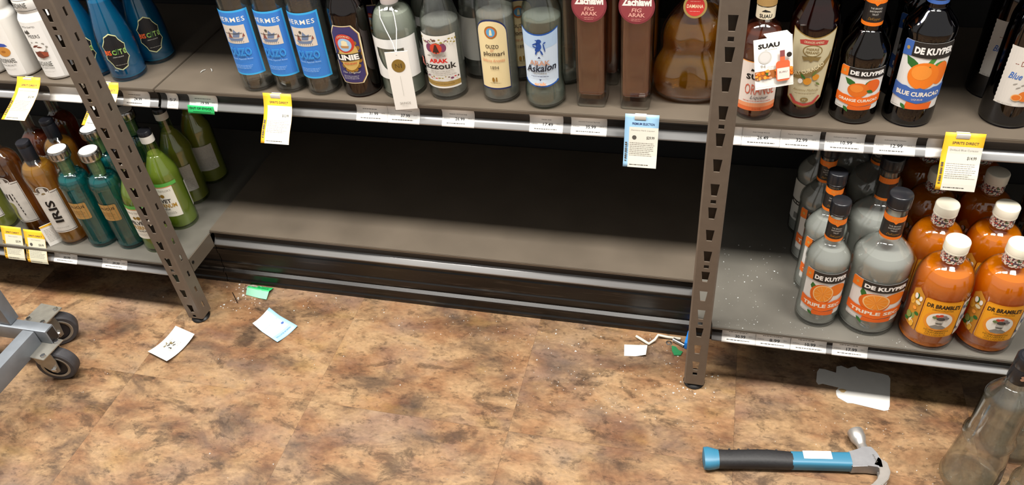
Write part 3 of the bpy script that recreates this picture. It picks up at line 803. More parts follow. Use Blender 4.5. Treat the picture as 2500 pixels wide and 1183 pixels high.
# --- tall square fig arak bottles
def sq(n): return lambda a, z: 1.0 / (abs(math.sin(a)) ** n + abs(math.cos(a)) ** n) ** (1.0 / n)
def fig_bottle(x, y, label):
    pr = [(0, 2), (20, 1.5), (26, 0), (28.2, 2.5), (28.8, 8), (29.2, 280)] + sh(29.2, 280, 15, 292, 'm') + [(15, 320), (0, 320)]
    b = Bottle('fig_arak_bottle', label, x, y, ZU, pr, G_CLEAR, L_ROSE, 268, segs=48, shape=sq(9), wall=4.2, floor_=24, group='square fig arak bottles')
    p = b.sheet([(32 * math.cos(a), 211 + 33 * math.sin(a)) for a in [2 * math.pi * k / 36 for k in range(36)]], pm('7c2f38', 0.5, name='wine_label'), flat=0.0293)
    p.ell(pm('8f3c42', 0.5), 0, 211, 29, 30, 'label_field')
    p.text(WHITE, 'Zachlawi', 0, 219, 14, 52, bold=0.05); p.text(PINK, 'FIG', 0, 204, 7.5, 18, bold=0.015, shear=0.15); p.text(PINK, 'ARAK', 0, 195, 7.5, 30, bold=0.02); p.lines(PINK, -9, 9, 187, 2, 3, 0.7); p.flush()
    b.cap([(0, 292), (18, 292), (18, 325), (0, 325)], pm('6b4a30', 0.5))
    return b.root
fg = fig_bottle(0.362, 0.231, 'tall square bottle of reddish fig arak with wine-red disc label, left of the pair')
again(fg, 0.447, 0.230, 'tall square bottle of reddish fig arak, right of the pair, beside the golden flask')
again(fg, 0.375, 0.318, 'tall square fig arak bottle in the second row behind the left one')
again(fg, 0.448, 0.352, 'tall square fig arak bottle in the second row beside the golden flask')

# --- golden goddess-shaped flask
def flask(x, y, label):
    pr = [(0, 3), (30, 2), (52, 0), (64, 4), (71, 14), (75, 30), (76, 45), (74, 62), (68, 80), (60, 94), (56, 104), (57, 116), (58, 130), (55, 148), (47, 164), (36, 180), (26, 192), (20, 202), (17.5, 212), (17.5, 262), (0, 262)]
    def lump(a, z):
        f = 1.0
        for a0, z0, sa, sz, h in ((-0.5, 0.055, 0.35, 0.030, 0.16), (0.5, 0.055, 0.35, 0.030, 0.16), (0.0, 0.060, 0.22, 0.040, -0.13), (-0.42, 0.128, 0.28, 0.018, 0.20), (0.42, 0.128, 0.28, 0.018, 0.20), (0.0, 0.100, 0.5, 0.010, -0.06), (-1.3, 0.10, 0.25, 0.05, 0.08), (1.3, 0.10, 0.25, 0.05, 0.08), (0, 0.085, 0.2, 0.012, 0.08)):
            d = (a + math.pi) % (2 * math.pi) - math.pi - a0
            f += h * math.exp(-(d / sa) ** 2 - ((z - z0) / sz) ** 2)
        return f
    b = Bottle('figural_flask', label, x, y, ZU, pr, G_CLEAR, L_GOLD, 158, segs=64, shape=lump, ys=0.62, wall=5, floor_=10, group='golden figure-shaped flasks')
    b.cap([(0, 205), (18.6, 205), (18.6, 255), (20, 257), (20, 275), (0, 275)], pm('1c1618', 0.45, name='black_capsule'), 'capsule')
    d = lathe('seal', [(0, -0.0015), (0.021, -0.0015), (0.021, 0.0012), (0.0195, 0.0018), (0, 0.0018)], pm('b59a5a', 0.4, 0.4, name='seal_gold'), b.root, 28, 30)
    d.location = (0, -0.0225, 0.192); d.rotation_euler = (R_(68), 0, 0)
    pp = Print(lambda u, v, o: (u, v, 0.0018 + o), d, 0)
    pp.ell(pm('b82a24', 0.5), 0, 0, 17, 17, 'red_field'); pp.text(CREAM, 'DAMIANA', 0, 0, 6, 29, bold=0.01); pp.lines(PINK, -9, 9, 8, 1, 3); pp.lines(PINK, -9, 9, -9, 1, 3); pp.flush()
    return b.root
fl = flask(0.546, 0.272, 'rounded golden figure-shaped flask with a red neck seal')
again(fl, 0.572, 0.392, 'golden figure-shaped flask in the dark second row')

# --- orange liqueur with hang card
def suau(x, y, label):
    pr = heel(38, 6) + [(38, 132)] + sh(38, 132, 16, 184, 'round', 12) + [(16, 235), (0, 235)]
    b = Bottle('orange_brandy_bottle', label, x, y, ZU, pr, G_CLEAR, L_RED, 165, group='orange brandy bottles')
    p = b.sheet(rrect(-42, 22, 42, 120, 2), pm('e6d9cf', 0.5, name='brandy_label'))
    p.rect(LORANGE, -42, 118.6, 42, 120, 'label_border'); p.rect(pm('e2703c', 0.5), -42, 22, 42, 30, 'orange_band'); p.rect(pm('eb9a6c', 0.5), -42, 30, 42, 38, 'orange_band')
    p.poly(BLACK, [(-14, 102), (-12, 107), (-8, 105), (-6, 112), (-2, 108), (4, 113), (6, 106), (16, 108), (14, 102)], 'ship_emblem')
    p.text(BLACK, 'SUAU', 2, 91, 11, 46, bold=0.04, space=1.1); p.text(pm('d0644c', 0.5), 'ORANGE', 6, 66, 21, 54); p.text(pm('5a5a5e', 0.5), 'Liqueur', 6, 49, 9, 32, shear=0.4)
    p.lines(pm('d0644c', 0.5), -22, 30, 42, 1, 3, 1.0); p.text(pm('a8482c', 0.5), '37.5% VOL', 4, 26, 3, 16); p.flush()
    q = b.sheet([(-40, 190), (40, 190), (40, 212), (-40, 212)], pm('d8cbb0', 0.5, name='neck_label_cream'), part='neck_label', rref=16); q.text(BLACK, 'SUAU', 0, 196, 7, 22, bold=0.03); q.poly(BLACK, [(-8, 204), (-2, 208), (6, 205), (8, 203)], 'ship_emblem'); q.flush()
    b.cap([(0, 214), (17, 214), (17, 262), (0, 262)], pm('a5834e', 0.6, name='wood_stopper'), 'stopper')
    return b.root
suau(0.667, 0.224, 'orange brandy bottle with a white card on its neck, beside the right post')
hc = empty('hang_card', (0.694, 0.152, ZU + 0.092), R_(12)); hc.rotation_euler = (R_(-12), R_(-6), R_(14)); hc.scale = (0.9, 0.9, 0.9); tag(hc, 'white hang card picturing an orange bottle, hooked over a bottle neck', 'tag')
box('card', (-0.036, -0.0005, 0.0), (0.036, 0.0005, 0.098), WHITE, hc)
pp = Print(lambda u, v, o: (u, -0.0005 - o, v), hc, 0)
pp.text(BLACK, 'SUAU', -8, 84, 9, 40, bold=0.04); pp.lines(LGREY, -16, 8, 76, 1, 3); pp.ell(LGREY, -16, 62, 12.5, 12.5, 'coin_print'); pp.ell(pm('d6d3cf', 0.5), -16, 62, 10, 10, 'coin_print'); pp.text(GREY, '94', -20, 45, 6, 9); pp.lines(LGREY, -12, 6, 43, 2, 4)
rnd = random.Random(3)
pp.rect(pm('a8622c', 0.5), -36, 20, 36, 36, 'fruit_picture')
for k in range(34): pp.ell(rnd.choice((ORANGE, ORANGE, LORANGE, GREEN, pm('d8a07a', 0.5))), rnd.uniform(-34, 34), rnd.uniform(21, 36), rnd.uniform(2, 4.5), rnd.uniform(2, 4), 'fruit_picture', 10)
pp.poly(pm('d8663c', 0.5), rrect(3, 12, 29, 52, 6), 'bottle_picture'); pp.rect(pm('d8663c', 0.5), 11, 50, 20, 66, 'bottle_picture'); pp.rect(pm('8a4a4a', 0.5), 11, 60, 20, 72, 'bottle_picture'); pp.rect(pm('f0dcd2', 0.5), 5, 16, 28, 38, 'bottle_picture'); pp.text(BLACK, 'SUAU', 16, 30, 3.4, 15); pp.ell(pm('2a211c', 0.5), 28, 62, 5, 5, 'hole_print', 14); pp.rect(LGREY, -36, 5, 36, 5.8, 'rule'); pp.flush()
bm = bmesh.new(); bm_box(bm, (-0.010, 0.0, 0.097), (0.034, 0.03, 0.0985)); bmo('folded_flap', bm, WHITE, hc)

# --- curacao with parchment label
def ferrand(x, y, label):
    pr = heel(37, 6) + [(37.5, 20), (39, 60), (41, 130), (41.5, 175)] + sh(41.5, 175, 15, 238, 'm', 12) + [(15, 290), (0, 290)]
    b = Bottle('dry_curacao_bottle', label, x, y, ZU, pr, glassm('c08070', '5a2a20', 'rosy_glass'), L_RED, 205, group='parchment-labelled curacao bottles')
    PARCH = pm('cdc3a0', 0.5, name='parchment')
    def shd(k):
        o = [(-39 * k + 78 * k * t / 10, 100 + k * (78 - 3.4 * 0) - k * 14 * (1 - abs(-1 + 2 * t / 10) ** 1.6)) for t in range(11)]
        o += [(33 * k - 66 * k * t / 10, 100 - k * (58 + 17 * (1 - abs(-1 + 2 * t / 10) ** 2))) for t in range(11)]
        return o
    p = b.sheet(shd(1.0), pm('a88a4c', 0.45, 0.2)); p.poly(PARCH, shd(0.965), 'label_field')
    gold2 = pm('8a7444', 0.5)
    p.poly(pm('b8443c', 0.5), [(-22, 150), (22, 150), (24, 157), (14, 160), (-14, 160), (-24, 157)], 'red_ribbon'); p.text(CREAM, 'ORANGES AMERES', 0, 155, 4.4, 32)
    p.ell(gold2, 0, 139, 16, 11.5, 'seal_print'); p.ell(PARCH, 0, 139, 14, 9.5, 'seal_print'); p.text(gold2, 'PIERRE', 0, 142, 4.6, 20, bold=0.02); p.text(gold2, 'FERRAND', 0, 136, 4.6, 22, bold=0.02); p.poly(gold2, [(-16, 128), (16, 128), (12, 120), (4, 122), (0, 118), (-4, 122), (-12, 120)], 'seal_print')
    p.poly(gold2, [(-34, 78), (-30, 96), (-6, 98), (14, 108), (30, 128), (33, 138), (34, 122), (22, 102), (4, 90), (-14, 84), (-28, 84)], 'gold_ribbon')
    p.text(CREAM, 'DRY CURAÇAO', -2, 100, 10, 56, bold=0.03, rot=24, arc=0.0035)
    for e in ((0, 80, 7), (13, 88, 6)): p.ell(pm('d9912c', 0.5), e[0], e[1], e[2], e[2], 'orange_picture'); 
    p.leaf(GREEN, -4, 84, 14, 5, 130); p.leaf(pm('6a7a3c', 0.5), 6, 90, 14, 5, 60); p.leaf(pm('6a7a3c', 0.5), 14, 78, 12, 4, -40); p.ell(WHITE, -12, 80, 4, 5, 'blossom_picture')
    p.text(gold2, 'Ancienne Méthode', 0, 62, 5, 44, shear=0.3); p.lines(gold2, -18, 20, 54, 1, 3, 0.8)
    p.poly(pm('b8443c', 0.5), [(-28, 48), (-24, 50), (-14, 38), (0, 34), (14, 38), (24, 50), (28, 48), (18, 33), (0, 29), (-18, 33)], 'red_ribbon'); p.ell(gold2, 0, 42, 7, 5, 'seal_print'); p.text(PARCH, 'PF', 0, 42, 4, 6); p.flush()
    b.cap([(0, 240), (17, 240), (17, 296), (0, 296)], pm('7a2c22', 0.4))
    return b.root
fr = ferrand(0.752, 0.240, 'rosy curacao bottle with a parchment label and gold ribbon')
again(fr, 0.762, 0.330, 'rosy curacao bottle in the dark second row behind the parchment label')

# --- liqueurs with fruit labels (one family, several sizes)
def fruit_label(b, v0, v1, hw, band, word1, word2, accent, fruit, text_dark=True):
    """white label: dark strip with the maker's name, fruit, colour band with the flavour"""
    H = v1 - v0
    p = b.sheet(rrect(-hw, v0, hw, v1, 3), pm('e4e2de', 0.45, name='fruit_label_white'))
    k = hw / 42.0
    # fruit
    cv = v0 + H * 0.52
    if fruit == 'blue':
        p.leaf(GREEN, -10 * k, v0 + H * 0.62, 30 * k, 16, 140); p.leaf(pm('4a8a3a', 0.5), 0, v0 + H * 0.62, 32 * k, 10, 60); p.leaf(pm('4a8a3a', 0.5), 10 * k, v0 + H * 0.66, 22 * k, 9, 20)
        p.ell(pm('e8741c', 0.5), 27 * k, cv + H * 0.03, 14 * k, H * 0.17, 'orange_picture'); p.ell(pm('ee7e1e', 0.5), 0, cv, 24 * k, H * 0.2, 'orange_picture'); p.ell(pm('f29436', 0.5), -4 * k, cv + H * 0.05, 15 * k, H * 0.11, 'orange_picture'); p.ell(pm('5a7a2a', 0.5), 6 * k, cv + H * 0.14, 1.6, 1.2, 'orange_picture', 8)
    elif fruit == 'curacao':
        p.leaf(GREEN, -8 * k, v0 + H * 0.58, 26 * k, 12, 150); p.leaf(GREEN, 4 * k, v0 + H * 0.6, 20 * k, 8, 35)
        p.ell(pm('e2641c', 0.5), 20 * k, cv + H * 0.06, 14 * k, H * 0.16, 'orange_picture'); p.ell(pm('e0701e', 0.5), -4 * k, cv - H * 0.03, 18 * k, H * 0.17, 'orange_picture'); p.ell(pm('ea8630', 0.5), -7 * k, cv + H * 0.01, 11 * k, H * 0.09, 'orange_picture'); p.leaf(GREEN, 10 * k, cv - H * 0.03, 14 * k, 7, -25)
    else:
        p.leaf(GREEN, -18 * k, v0 + H * 0.56, 20 * k, 13, 110); p.leaf(pm('4a8a3a', 0.5), 14 * k, v0 + H * 0.5, 24 * k, 9, 5)
        p.ell(pm('ea7a1c', 0.5), 24 * k, cv + H * 0.08, 18 * k, H * 0.14, 'orange_picture'); p.ell(pm('e26a14', 0.5), -4 * k, cv - H * 0.02, 22 * k, H * 0.23, 'orange_picture'); p.ell(pm('f7c98a', 0.5), -2 * k, cv, 18.5 * k, H * 0.2, 'orange_picture'); p.ell(pm('f0922c', 0.5), -2 * k, cv, 16.5 * k, H * 0.18, 'orange_picture')
        for a in range(0, 180, 36): p.poly(pm('f7b868', 0.5), [(-2 * k + 16 * k * math.cos(R_(a)), cv + H * 0.17 * math.sin(R_(a))), (-2 * k - 16 * k * math.cos(R_(a)), cv - H * 0.17 * math.sin(R_(a))), (-2 * k - 16 * k * math.cos(R_(a + 4)), cv - H * 0.17 * math.sin(R_(a + 4))), (-2 * k + 16 * k * math.cos(R_(a + 4)), cv + H * 0.17 * math.sin(R_(a + 4)))], 'segment_picture')
    # maker's strip
    p.poly(pm('26221f', 0.45, name='strip_black'), [(-hw * 0.62, v1 - H * 0.21), (hw, v1 - H * 0.23), (hw, v1 - 3), (hw - 3, v1), (-hw * 0.62, v1)], 'maker_strip')
    p.poly(accent, [(-hw, v1 - H * 0.23), (-hw * 0.62, v1 - H * 0.21), (-hw * 0.62, v1), (-hw + 3, v1), (-hw, v1 - 3)], 'corner_square'); p.ell(pm('d8b060', 0.4, 0.4), -hw * 0.8, v1 - H * 0.11, 3, 3.4, 'heart_mark', 10)
    p.text(pm('f4f2ee', 0.5, name='name_white'), 'DE KUYPER', hw * 0.19, v1 - H * 0.115, H * 0.10, hw * 1.46, bold=0.05)
    # flavour band
    m = []
    for q in range(13): m.append((-hw + 2 * hw * q / 12, v0 + H * (0.38 - 0.06 * math.sin(q / 12 * math.pi) * (1 if q % 3 else 0.6))))
    p.poly(band, m + [(hw, v0 + H * 0.17), (0, v0 + H * 0.10), (-hw, v0 + H * 0.17)], 'flavour_band')
    p.text(pm('f4ead8', 0.5, name='flavour_white'), word1, 0, v0 + H * 0.235, H * 0.085, hw * 1.66, bold=0.035)
    if word2: p.text(pm('f4ead8', 0.5, name='flavour_white'), word2, 0, v0 + H * 0.16, H * 0.03, hw * 0.4)
    p.poly(pm('e2641c', 0.5), [(-hw * 0.4, v0 + 1), (hw * 0.55, v0 + 1), (hw * 0.6, v0 + H * 0.12), (0, v0 + H * 0.095), (-hw * 0.35, v0 + H * 0.12)], 'orange_picture'); p.leaf(GREEN, -hw * 0.55, v0 + H * 0.08, 14 * k, 7, -50)
    p.lines(GREY, -hw * 0.92, -hw * 0.6, v0 + 4, 1, 3, 0.9)
    p.flush()
def neck_wrap(b, v0, v1, accent, rr):
    hw = rr * 2.4
    q = b.sheet([(-hw, v0), (hw, v0), (hw, v1), (-hw, v1)], pm('24201e', 0.4, name='neck_black'), part='neck_label', rref=rr)
    H = v1 - v0
    q.rect(accent, -hw, v0, hw, v0 + H * 0.12, 'neck_band'); q.poly(accent, [(-hw, v1 - H * 0.24), (-4, v1 - H * 0.24), (0, v1 - H * 0.32), (4, v1 - H * 0.24), (hw, v1 - H * 0.24), (hw, v1), (-hw, v1)], 'neck_band')
    q.text(pm('d9a050', 0.4), 'FRUIT', 0, v1 - H * 0.11, H * 0.11, rr * 0.9)
    for s_, f_ in (('THE BRAND', 0.60), ('BARTENDERS', 0.50), ('TRUST', 0.40)): q.text(LGREY, s_, 0, v0 + H * f_, H * 0.06, rr * (1.1 if len(s_) > 6 else 0.6))
    q.text(GOLD, 'DeKuyper', 0, v0 + H * 0.24, H * 0.12, rr * 1.2, shear=0.5); q.flush()
def ring_cap(b, r, v0, v1, mat):
    n = 36
    b.cap([(0, v0), (r, v0), (r, v0 + 3), (r - 0.6, v0 + 3.4), (r, v0 + 4), (r, v1 - 2.5), (r - 0.8, v1 - 0.8), (r - 2.5, v1), (0, v1)], mat)
def fruit_bottle(name, label, x, y, z, r, hs, hn, rn, ht, v0, v1, glass, liq, fill, band, w1, w2, fruit, accent, group, cap=CAPB, rz=0):
    pr = heel(r, 6) + [(r, v0 - 6), (r - 0.8, v0 - 2), (r - 0.8, v1 + 2), (r + 0.4, v1 + 7), (r, hs)] + sh(r, hs, rn, hn, 'm', 12) + [(rn * 0.96, ht - 28), (rn * 0.9, ht - 4), (0, ht - 4)]
    b = Bottle(name, label, x, y, z, pr, glass, liq, fill, group=group, rz=rz)
    hw = r * 1.03
    fruit_label(b, v0, v1, hw, band, w1, w2, accent, fruit)
    neck_wrap(b, hn + 8, min(hn + 60, ht - 32), accent, rn)
    q = b.sheet([(-r * .75, v0 + 4), (r * .75, v0 + 4), (r * .75, v1 - 4), (-r * .75, v1 - 4)], pm('c6c6c0', 0.6, name='back_label_paper_4'), ang=180, part='back_label')
    q.rect(pm('2a2826', 0.5), -r * .75, v0 + (v1 - v0) * .42, r * .75, v0 + (v1 - v0) * .52, 'strip'); q.text(WHITE, 'DE KUYPER', 0, v0 + (v1 - v0) * .47, 4, r, bold=0.03)
    for k in range(16): q.rect(pm('2a2826', 0.5), -12 + k * 1.5, v0 + 10, -12 + k * 1.5 + (0.9 if k % 3 else 0.5), v0 + 26, 'barcode'); q.lay -= 1
    q.flush()
    ring_cap(b, rn + 1.6, ht - 27, ht, cap)
    return b.root
BBAND = pm('3f66b0', 0.5, name='blue_band'); OBAND = pm('ee6c1a', 0.5, name='orange_band_ink')
dko = fruit_bottle('curacao_bottle', 'dark bottle with orange flavour band and two oranges on the label', 0.842, 0.233, ZU, 40.5, 128, 172, 17, 292, 30, 112, glassm('96766c', '2a1a16', 'smoky_glass'), L_DARK, 190, OBAND, 'ORANGE CURAÇAO', None, 'curacao', ORANGE, 'orange curacao bottles')
again(dko, 0.852, 0.326, 'dark orange curacao bottle in the second row')
dkb = fruit_bottle('curacao_bottle', 'cobalt bottle with one big orange and a blue flavour band', 0.936, 0.236, ZU, 42.5, 176, 212, 17, 322, 37, 163, glassm('4a5490', '10143a', 'cobalt_clear'), L_NAVY, 200, BBAND, 'BLUE CURAÇAO', 'LIQUEUR', 'blue', BBAND, 'blue curacao bottles')
again(dkb, 0.940, 0.334, 'cobalt blue curacao bottle in the second row behind the big orange')
ts = fruit_bottle('triple_sec_bottle', 'slim clear triple sec bottle at the front of its column', 0.836, 0.097, ZL, 41, 158, 198, 16, 292, 36, 146, G_CLEAR, L_MILK, 186, OBAND, 'TRIPLE SEC', None, 'slice', ORANGE, 'slim triple sec bottles')
again(ts, 0.836, 0.187, 'slim clear triple sec bottle, second in its column')
again(ts, 0.830, 0.280, 'slim clear triple sec bottle, third in its column, under the shelf')
again(ts, 0.826, 0.372, 'slim clear triple sec bottle, last in its column, turned with its back label out', 140)
again(ts, 0.898, 0.432, 'slim clear triple sec bottle far back behind the large bottles', 10)
t7 = fruit_bottle('triple_sec_bottle', 'large clear triple sec bottle with black cap, front row', 0.932, 0.102, ZL, 54, 168, 213, 19, 314, 40, 140, G_CLEAR, L_MILK, 188, OBAND, 'TRIPLE SEC', None, 'slice', ORANGE, 'large triple sec bottles')
again(t7, 0.932, 0.218, 'large clear triple sec bottle in the second row, turned sideways', 70)
again(t7, 0.938, 0.335, 'large triple sec bottle in the third row, in the dark', -40)

# --- dark blue curacao with white label, right edge
def drillaud(x, y, label):
    pr = heel(43, 7) + [(43, 165), (42, 180)] + sh(42, 185, 15, 250, 'm', 12) + [(15, 305), (0, 305)]
    b = Bottle('blue_curacao_bottle', label, x, y, ZU, pr, glassm('3a4690', '0c1034', 'dark_cobalt'), L_NAVY, 215, group='white-labelled blue curacao bottles')
    e = []
    for k in range(14): e.append((-41, 150 - k * 8)); e.append((-40, 146 - k * 8))
    p = b.sheet(e[:-1] + [(41, 45), (41, 152), (-41, 152)], pm('d9d4cc', 0.5, name='deckle_label'))
    p.text(pm('8a4a3a', 0.5), '-- DRILLAUD --', 4, 124, 9, 60); p.text(pm('3a6ab8', 0.5), 'Blue Curaçao', 2, 100, 15, 64, bold=0.015, shear=0.35)
    for k in range(6): p.ell(GREY, -16 + k * 6, 84 + 3 * (-1) ** k, 3.6, 1.0, 'scroll_print', 10, 0.5)
    p.ell(pm('d8742a', 0.5), 4, 66, 11, 10, 'orange_picture'); p.ell(pm('eab070', 0.5), -8, 63, 8, 6.5, 'orange_picture'); p.ell(pm('d8742a', 0.5), -8, 63, 6.5, 5, 'orange_picture'); p.leaf(pm('3a3a2c', 0.5), 4, 76, 12, 5, 20)
    p.text(GREY, 'LIQUEUR', 6, 52, 3, 16); p.text(GREY, '25% ALC/VOL', -22, 49, 3, 24); p.flush()
    b.cap([(0, 250), (16.5, 250), (16.5, 310), (0, 310)], CAPN)
    return b.root
dr = drillaud(1.100, 0.250, 'very dark blue bottle with white script label at the right edge')
again(dr, 1.094, 0.345, 'very dark blue bottle in the second row, its white label in the shade', 0)
again(dr, 1.205, 0.345, 'very dark blue bottle at the back right corner of the picture')

# --- amber liqueurs, lower left
def iris(x, y, label, liq=None, kind='iris', rz=0, group='amber iris liqueur bottles'):
    pr = heel(35.5, 6) + [(35.5, 8), (35.2, 38), (34.6, 42), (34.6, 172), (35.5, 178), (37, 196), (37, 206), (35, 218), (30, 228), (22, 236), (16.5, 241), (14.5, 246), (14.5, 285), (0, 285)]
    b = Bottle('amber_bottle' if kind == 'iris' else 'green_bottle', label, x, y, ZL, pr, G_CLEAR, liq or L_AMBER, 226, rz=rz, group=group)
    LAB = pm('dcd8d0', 0.5, name='marbled_label', noise=0.10, nscale=60)
    DB = pm('5a5048', 0.5)
    o = [(-31, 43), (31, 43), (31, 164), (15, 166)] + [(15 * math.cos(a), 168 + 15 * math.sin(a)) for a in [math.pi * k / 12 for k in range(1, 12)]] + [(-15, 166), (-31, 164)]
    p = b.sheet(o, LAB); p.rect(DB, -31, 46, 31, 47.4, 'label_line'); p.rect(DB, -31, 160, -14, 161.4, 'label_line'); p.rect(DB, 14, 160, 31, 161.4, 'label_line'); p.rect(DB, -29.5, 46, -28.6, 161, 'label_line'); p.rect(DB, 28.6, 46, 29.5, 161, 'label_line')
    if kind == 'iris':
        p.ell(DB, 0, 167, 13.5, 14, 'emblem_ring'); p.ell(LAB, 0, 167, 11.8, 12.3, 'emblem_field')
        for a in (90, 35, 145): p.leaf(pm('7a6430', 0.5), 0, 163, 10, 5, a, 'flower_emblem')
        for a in (-90, -50, -130): p.leaf(pm('7a6430', 0.5), 0, 165, 7, 3.4, a, 'flower_emblem')
        p.text(BLACK, 'IRIS', 2, 108, 19, 66, bold=0.03, rot=90); p.lines(GREY, -14, 16, 58, 1, 3, 1.0)
    else:
        p.ell(DB, 0, 167, 13.5, 14, 'emblem_ring'); p.ell(LAB, 0, 167, 11.8, 12.3, 'emblem_field'); p.leaf(pm('9a9a5c', 0.5), -6, 166, 12, 6, 10, 'flower_emblem'); p.leaf(pm('9a9a5c', 0.5), 0, 160, 12, 6, 60, 'flower_emblem')
        p.text(BLACK, 'VI', -10, 122, 20, 20, bold=0.04)
        for k in range(7): p.ell(pm('8a8a4a', 0.5), -12 + 2 * math.sin(k), 100 - k * 7, 8, 5, 'herb_picture', 10, 0.4 * k); p.ell(BLACK, 6 + k * 0.6, 130 - k * 10, 1.2, 4, 'scallop_print', 8)
        p.lines(GREY, -20, 2, 54, 2, 3.4, 0.9)
    p.flush()
    return b
ir = iris(-0.944, 0.083, 'amber bottle with long navy capsule and upright lettering, front row left')
ir.root.rotation_euler = (0, 0, R_(24))
ir.cap([(0, 231), (15.5, 231), (15.8, 240), (15.8, 276), (15.2, 277), (15.8, 278), (15.8, 287), (14.5, 289), (0, 289)], CAPN, 'capsule')
again(ir.root, -0.955, 0.178, 'amber bottle with navy capsule in the second row')
again(ir.root, -0.880, 0.265, 'amber bottle with navy capsule deep in the third row', 30)
vi = iris(-1.066, 0.106, 'bottle with herb label and clear neck at the left edge, low shelf', L_BROWN, 'vi', 8, 'herb-labelled liqueur bottles')
lathe('collar', [(0.0145, 0.262), (0.0165, 0.262), (0.0165, 0.285), (0.0145, 0.287)], CREAM, vi.root, 24)
ab = iris(-1.036, 0.195, 'reddish amber bottle with pale disc stopper, behind the herb label bottle', L_RED, 'iris', 40, 'reddish amber bottles')
ab.cap([(0, 280), (6, 280), (6, 288), (16, 288), (16.5, 290), (16.5, 296), (15, 298), (0, 298)], pm('a09684', 0.5, name='pale_stopper'), 'stopper')
again(ab.root, -1.035, 0.285, 'reddish amber bottle far back in the dark, left', 10)
again(ab.root, -0.960, 0.350, 'reddish amber bottle at the very back behind the navy capsules', 80)
iris(-1.178, 0.102, 'yellow-green bottle cut by the left edge, low shelf', L_GREEN, 'vi', 20, 'yellow-green liqueur bottles')

# --- teal ribbed bottles
def teal(x, y, label, rz=0):
    def rib(a, z):
        if z < 0.012 or z > 0.20: return 1.0
        return 1.0 + 0.012 * math.cos(a * 20)
    pr = heel(34.5, 6) + [(34.5, 8), (36, 14), (34, 20), (34, 172), (35.5, 180)] + sh(35.5, 178, 17, 212, 'round', 12) + [(17, 243), (19.5, 245), (19.5, 251), (0, 251)]
    b = Bottle('teal_bottle', label, x, y, ZL, pr, G_TEAL, L_TEAL, 196, rz=rz, group='teal ribbed liqueur bottles', segs=60, shape=rib)
    p = b.sheet(rrect(-27, 91, 27, 138, 4), pm('b58c50', 0.45, name='gold_paper'))
    p.text(BLACK, 'ITALICUS', 0, 127, 7, 44, bold=0.02, space=1.1); p.lines(pm('8a6430', 0.5), -16, 18, 114, 3, 4.6, 1.2, 5); p.lines(pm('8a6430', 0.5), -8, 20, 99, 1, 3); p.flush()
    b.cap([(0, 206), (14.2, 206), (14.2, 245), (0, 245)], CORK, 'cork')
    c = b.cap([(0, 251), (23, 251), (24, 253), (24, 270), (23, 272.5), (21, 273), (0, 273)], SIL, 'cap')
    lathe('cap_disc', [(0, 0.2731), (0.0205, 0.2731), (0.0199, 0.2738), (0, 0.2738)], WHITE, c, 32)
    for k in range(14):
        a = 2 * math.pi * k / 14
        mo('cap_stripe', [(0.0242 * math.sin(a + s), -0.0242 * math.cos(a + s), z) for s, z in ((-0.09, 0.2555), (0.09, 0.2555), (0.09, 0.2680), (-0.09, 0.2680))], [(0, 1, 2, 3)], pm('4a4438', 0.4), c)
    return b.root
tl = teal(-0.860, 0.087, 'teal bottle with gold label, left of the front pair')
again(tl, -0.779, 0.092, 'teal bottle with gold label, right of the front pair, against the left post')
again(tl, -0.838, 0.176, 'teal bottle in the second row behind the front pair')
again(tl, -0.802, 0.262, 'teal bottle deep in the third row, seen past the left post', 20)

# --- green falernum bottles
def falernum(x, y, label, liq, rz=0, group='green falernum bottles'):
    pr = heel(39, 6) + [(39, 150)] + sh(39, 150, 17, 208, 'm', 12) + [(15.5, 225), (14.5, 245), (14.5, 262), (0, 262)]
    b = Bottle('falernum_bottle', label, x, y, ZL, pr, G_LIME, liq, 212, rz=rz, group=group)
    p = b.sheet([(-36, 45), (36, 45), (36, 133), (-36, 133)], pm('e9e5d8', 0.5, name='falernum_label'))
    p.rect(pm('c98a5c', 0.5), -36, 132, 36, 134.5, 'label_border'); p.text(GREY, "JOHN D TAYLOR'S", 2, 122, 7, 56); p.ell(pm('8a6a20', 0.5), -4, 108, 4.2, 4.2, 'medal_print'); p.ell(pm('8a6a20', 0.5), 6, 108, 5, 5, 'medal_print')
    p.text(pm('3a3430', 0.5), 'VELVET', -2, 93, 11, 48, bold=0.03); p.text(pm('b0862c', 0.5), 'FALERNUM', 2, 79, 12, 58, bold=0.02); p.text(DGREY, 'LIQUEUR', 0, 68, 5, 26, bold=0.02); p.lines(GREY, -24, 26, 59, 2, 4, 1.0, 4); p.flush()
    g = b.sheet([(-50, 134.5), (50, 134.5), (50, 144), (-50, 144)], pm('5aa84a', 0.5, name='green_strip'), part='green_strip'); g.flush()
    q = b.sheet([(-26, 45), (26, 45), (26, 120), (-26, 120)], pm('bdbbb2', 0.6, name='back_label_paper_5', noise=0.08, nscale=200), ang=150, part='back_label'); q.lines(GREY, -20, 20, 80, 8, 4, 1.0, 9); q.flush()
    b.cap([(0, 244), (16, 244), (16, 262), (0, 262)], pm('dddad2', 0.5, name='white_band'), 'cap_band'); b.cap([(0, 262), (16, 262), (16, 272), (14.5, 274), (0, 274)], CAPB)
    return b.root
fa = falernum(-0.692, 0.183, 'green falernum bottle right of the left post, its label facing out', L_GREEN)
again(fa, -0.702, 0.096, 'green falernum bottle hidden behind the left post')
fc = falernum(-0.716, 0.281, 'yellowish falernum bottle with its grey back label showing, middle of the column', L_YEL, -165 + 45, 'yellowish falernum bottles')
again(fc, -0.712, 0.374, 'yellowish falernum bottle at the back beneath the green tag', -115)

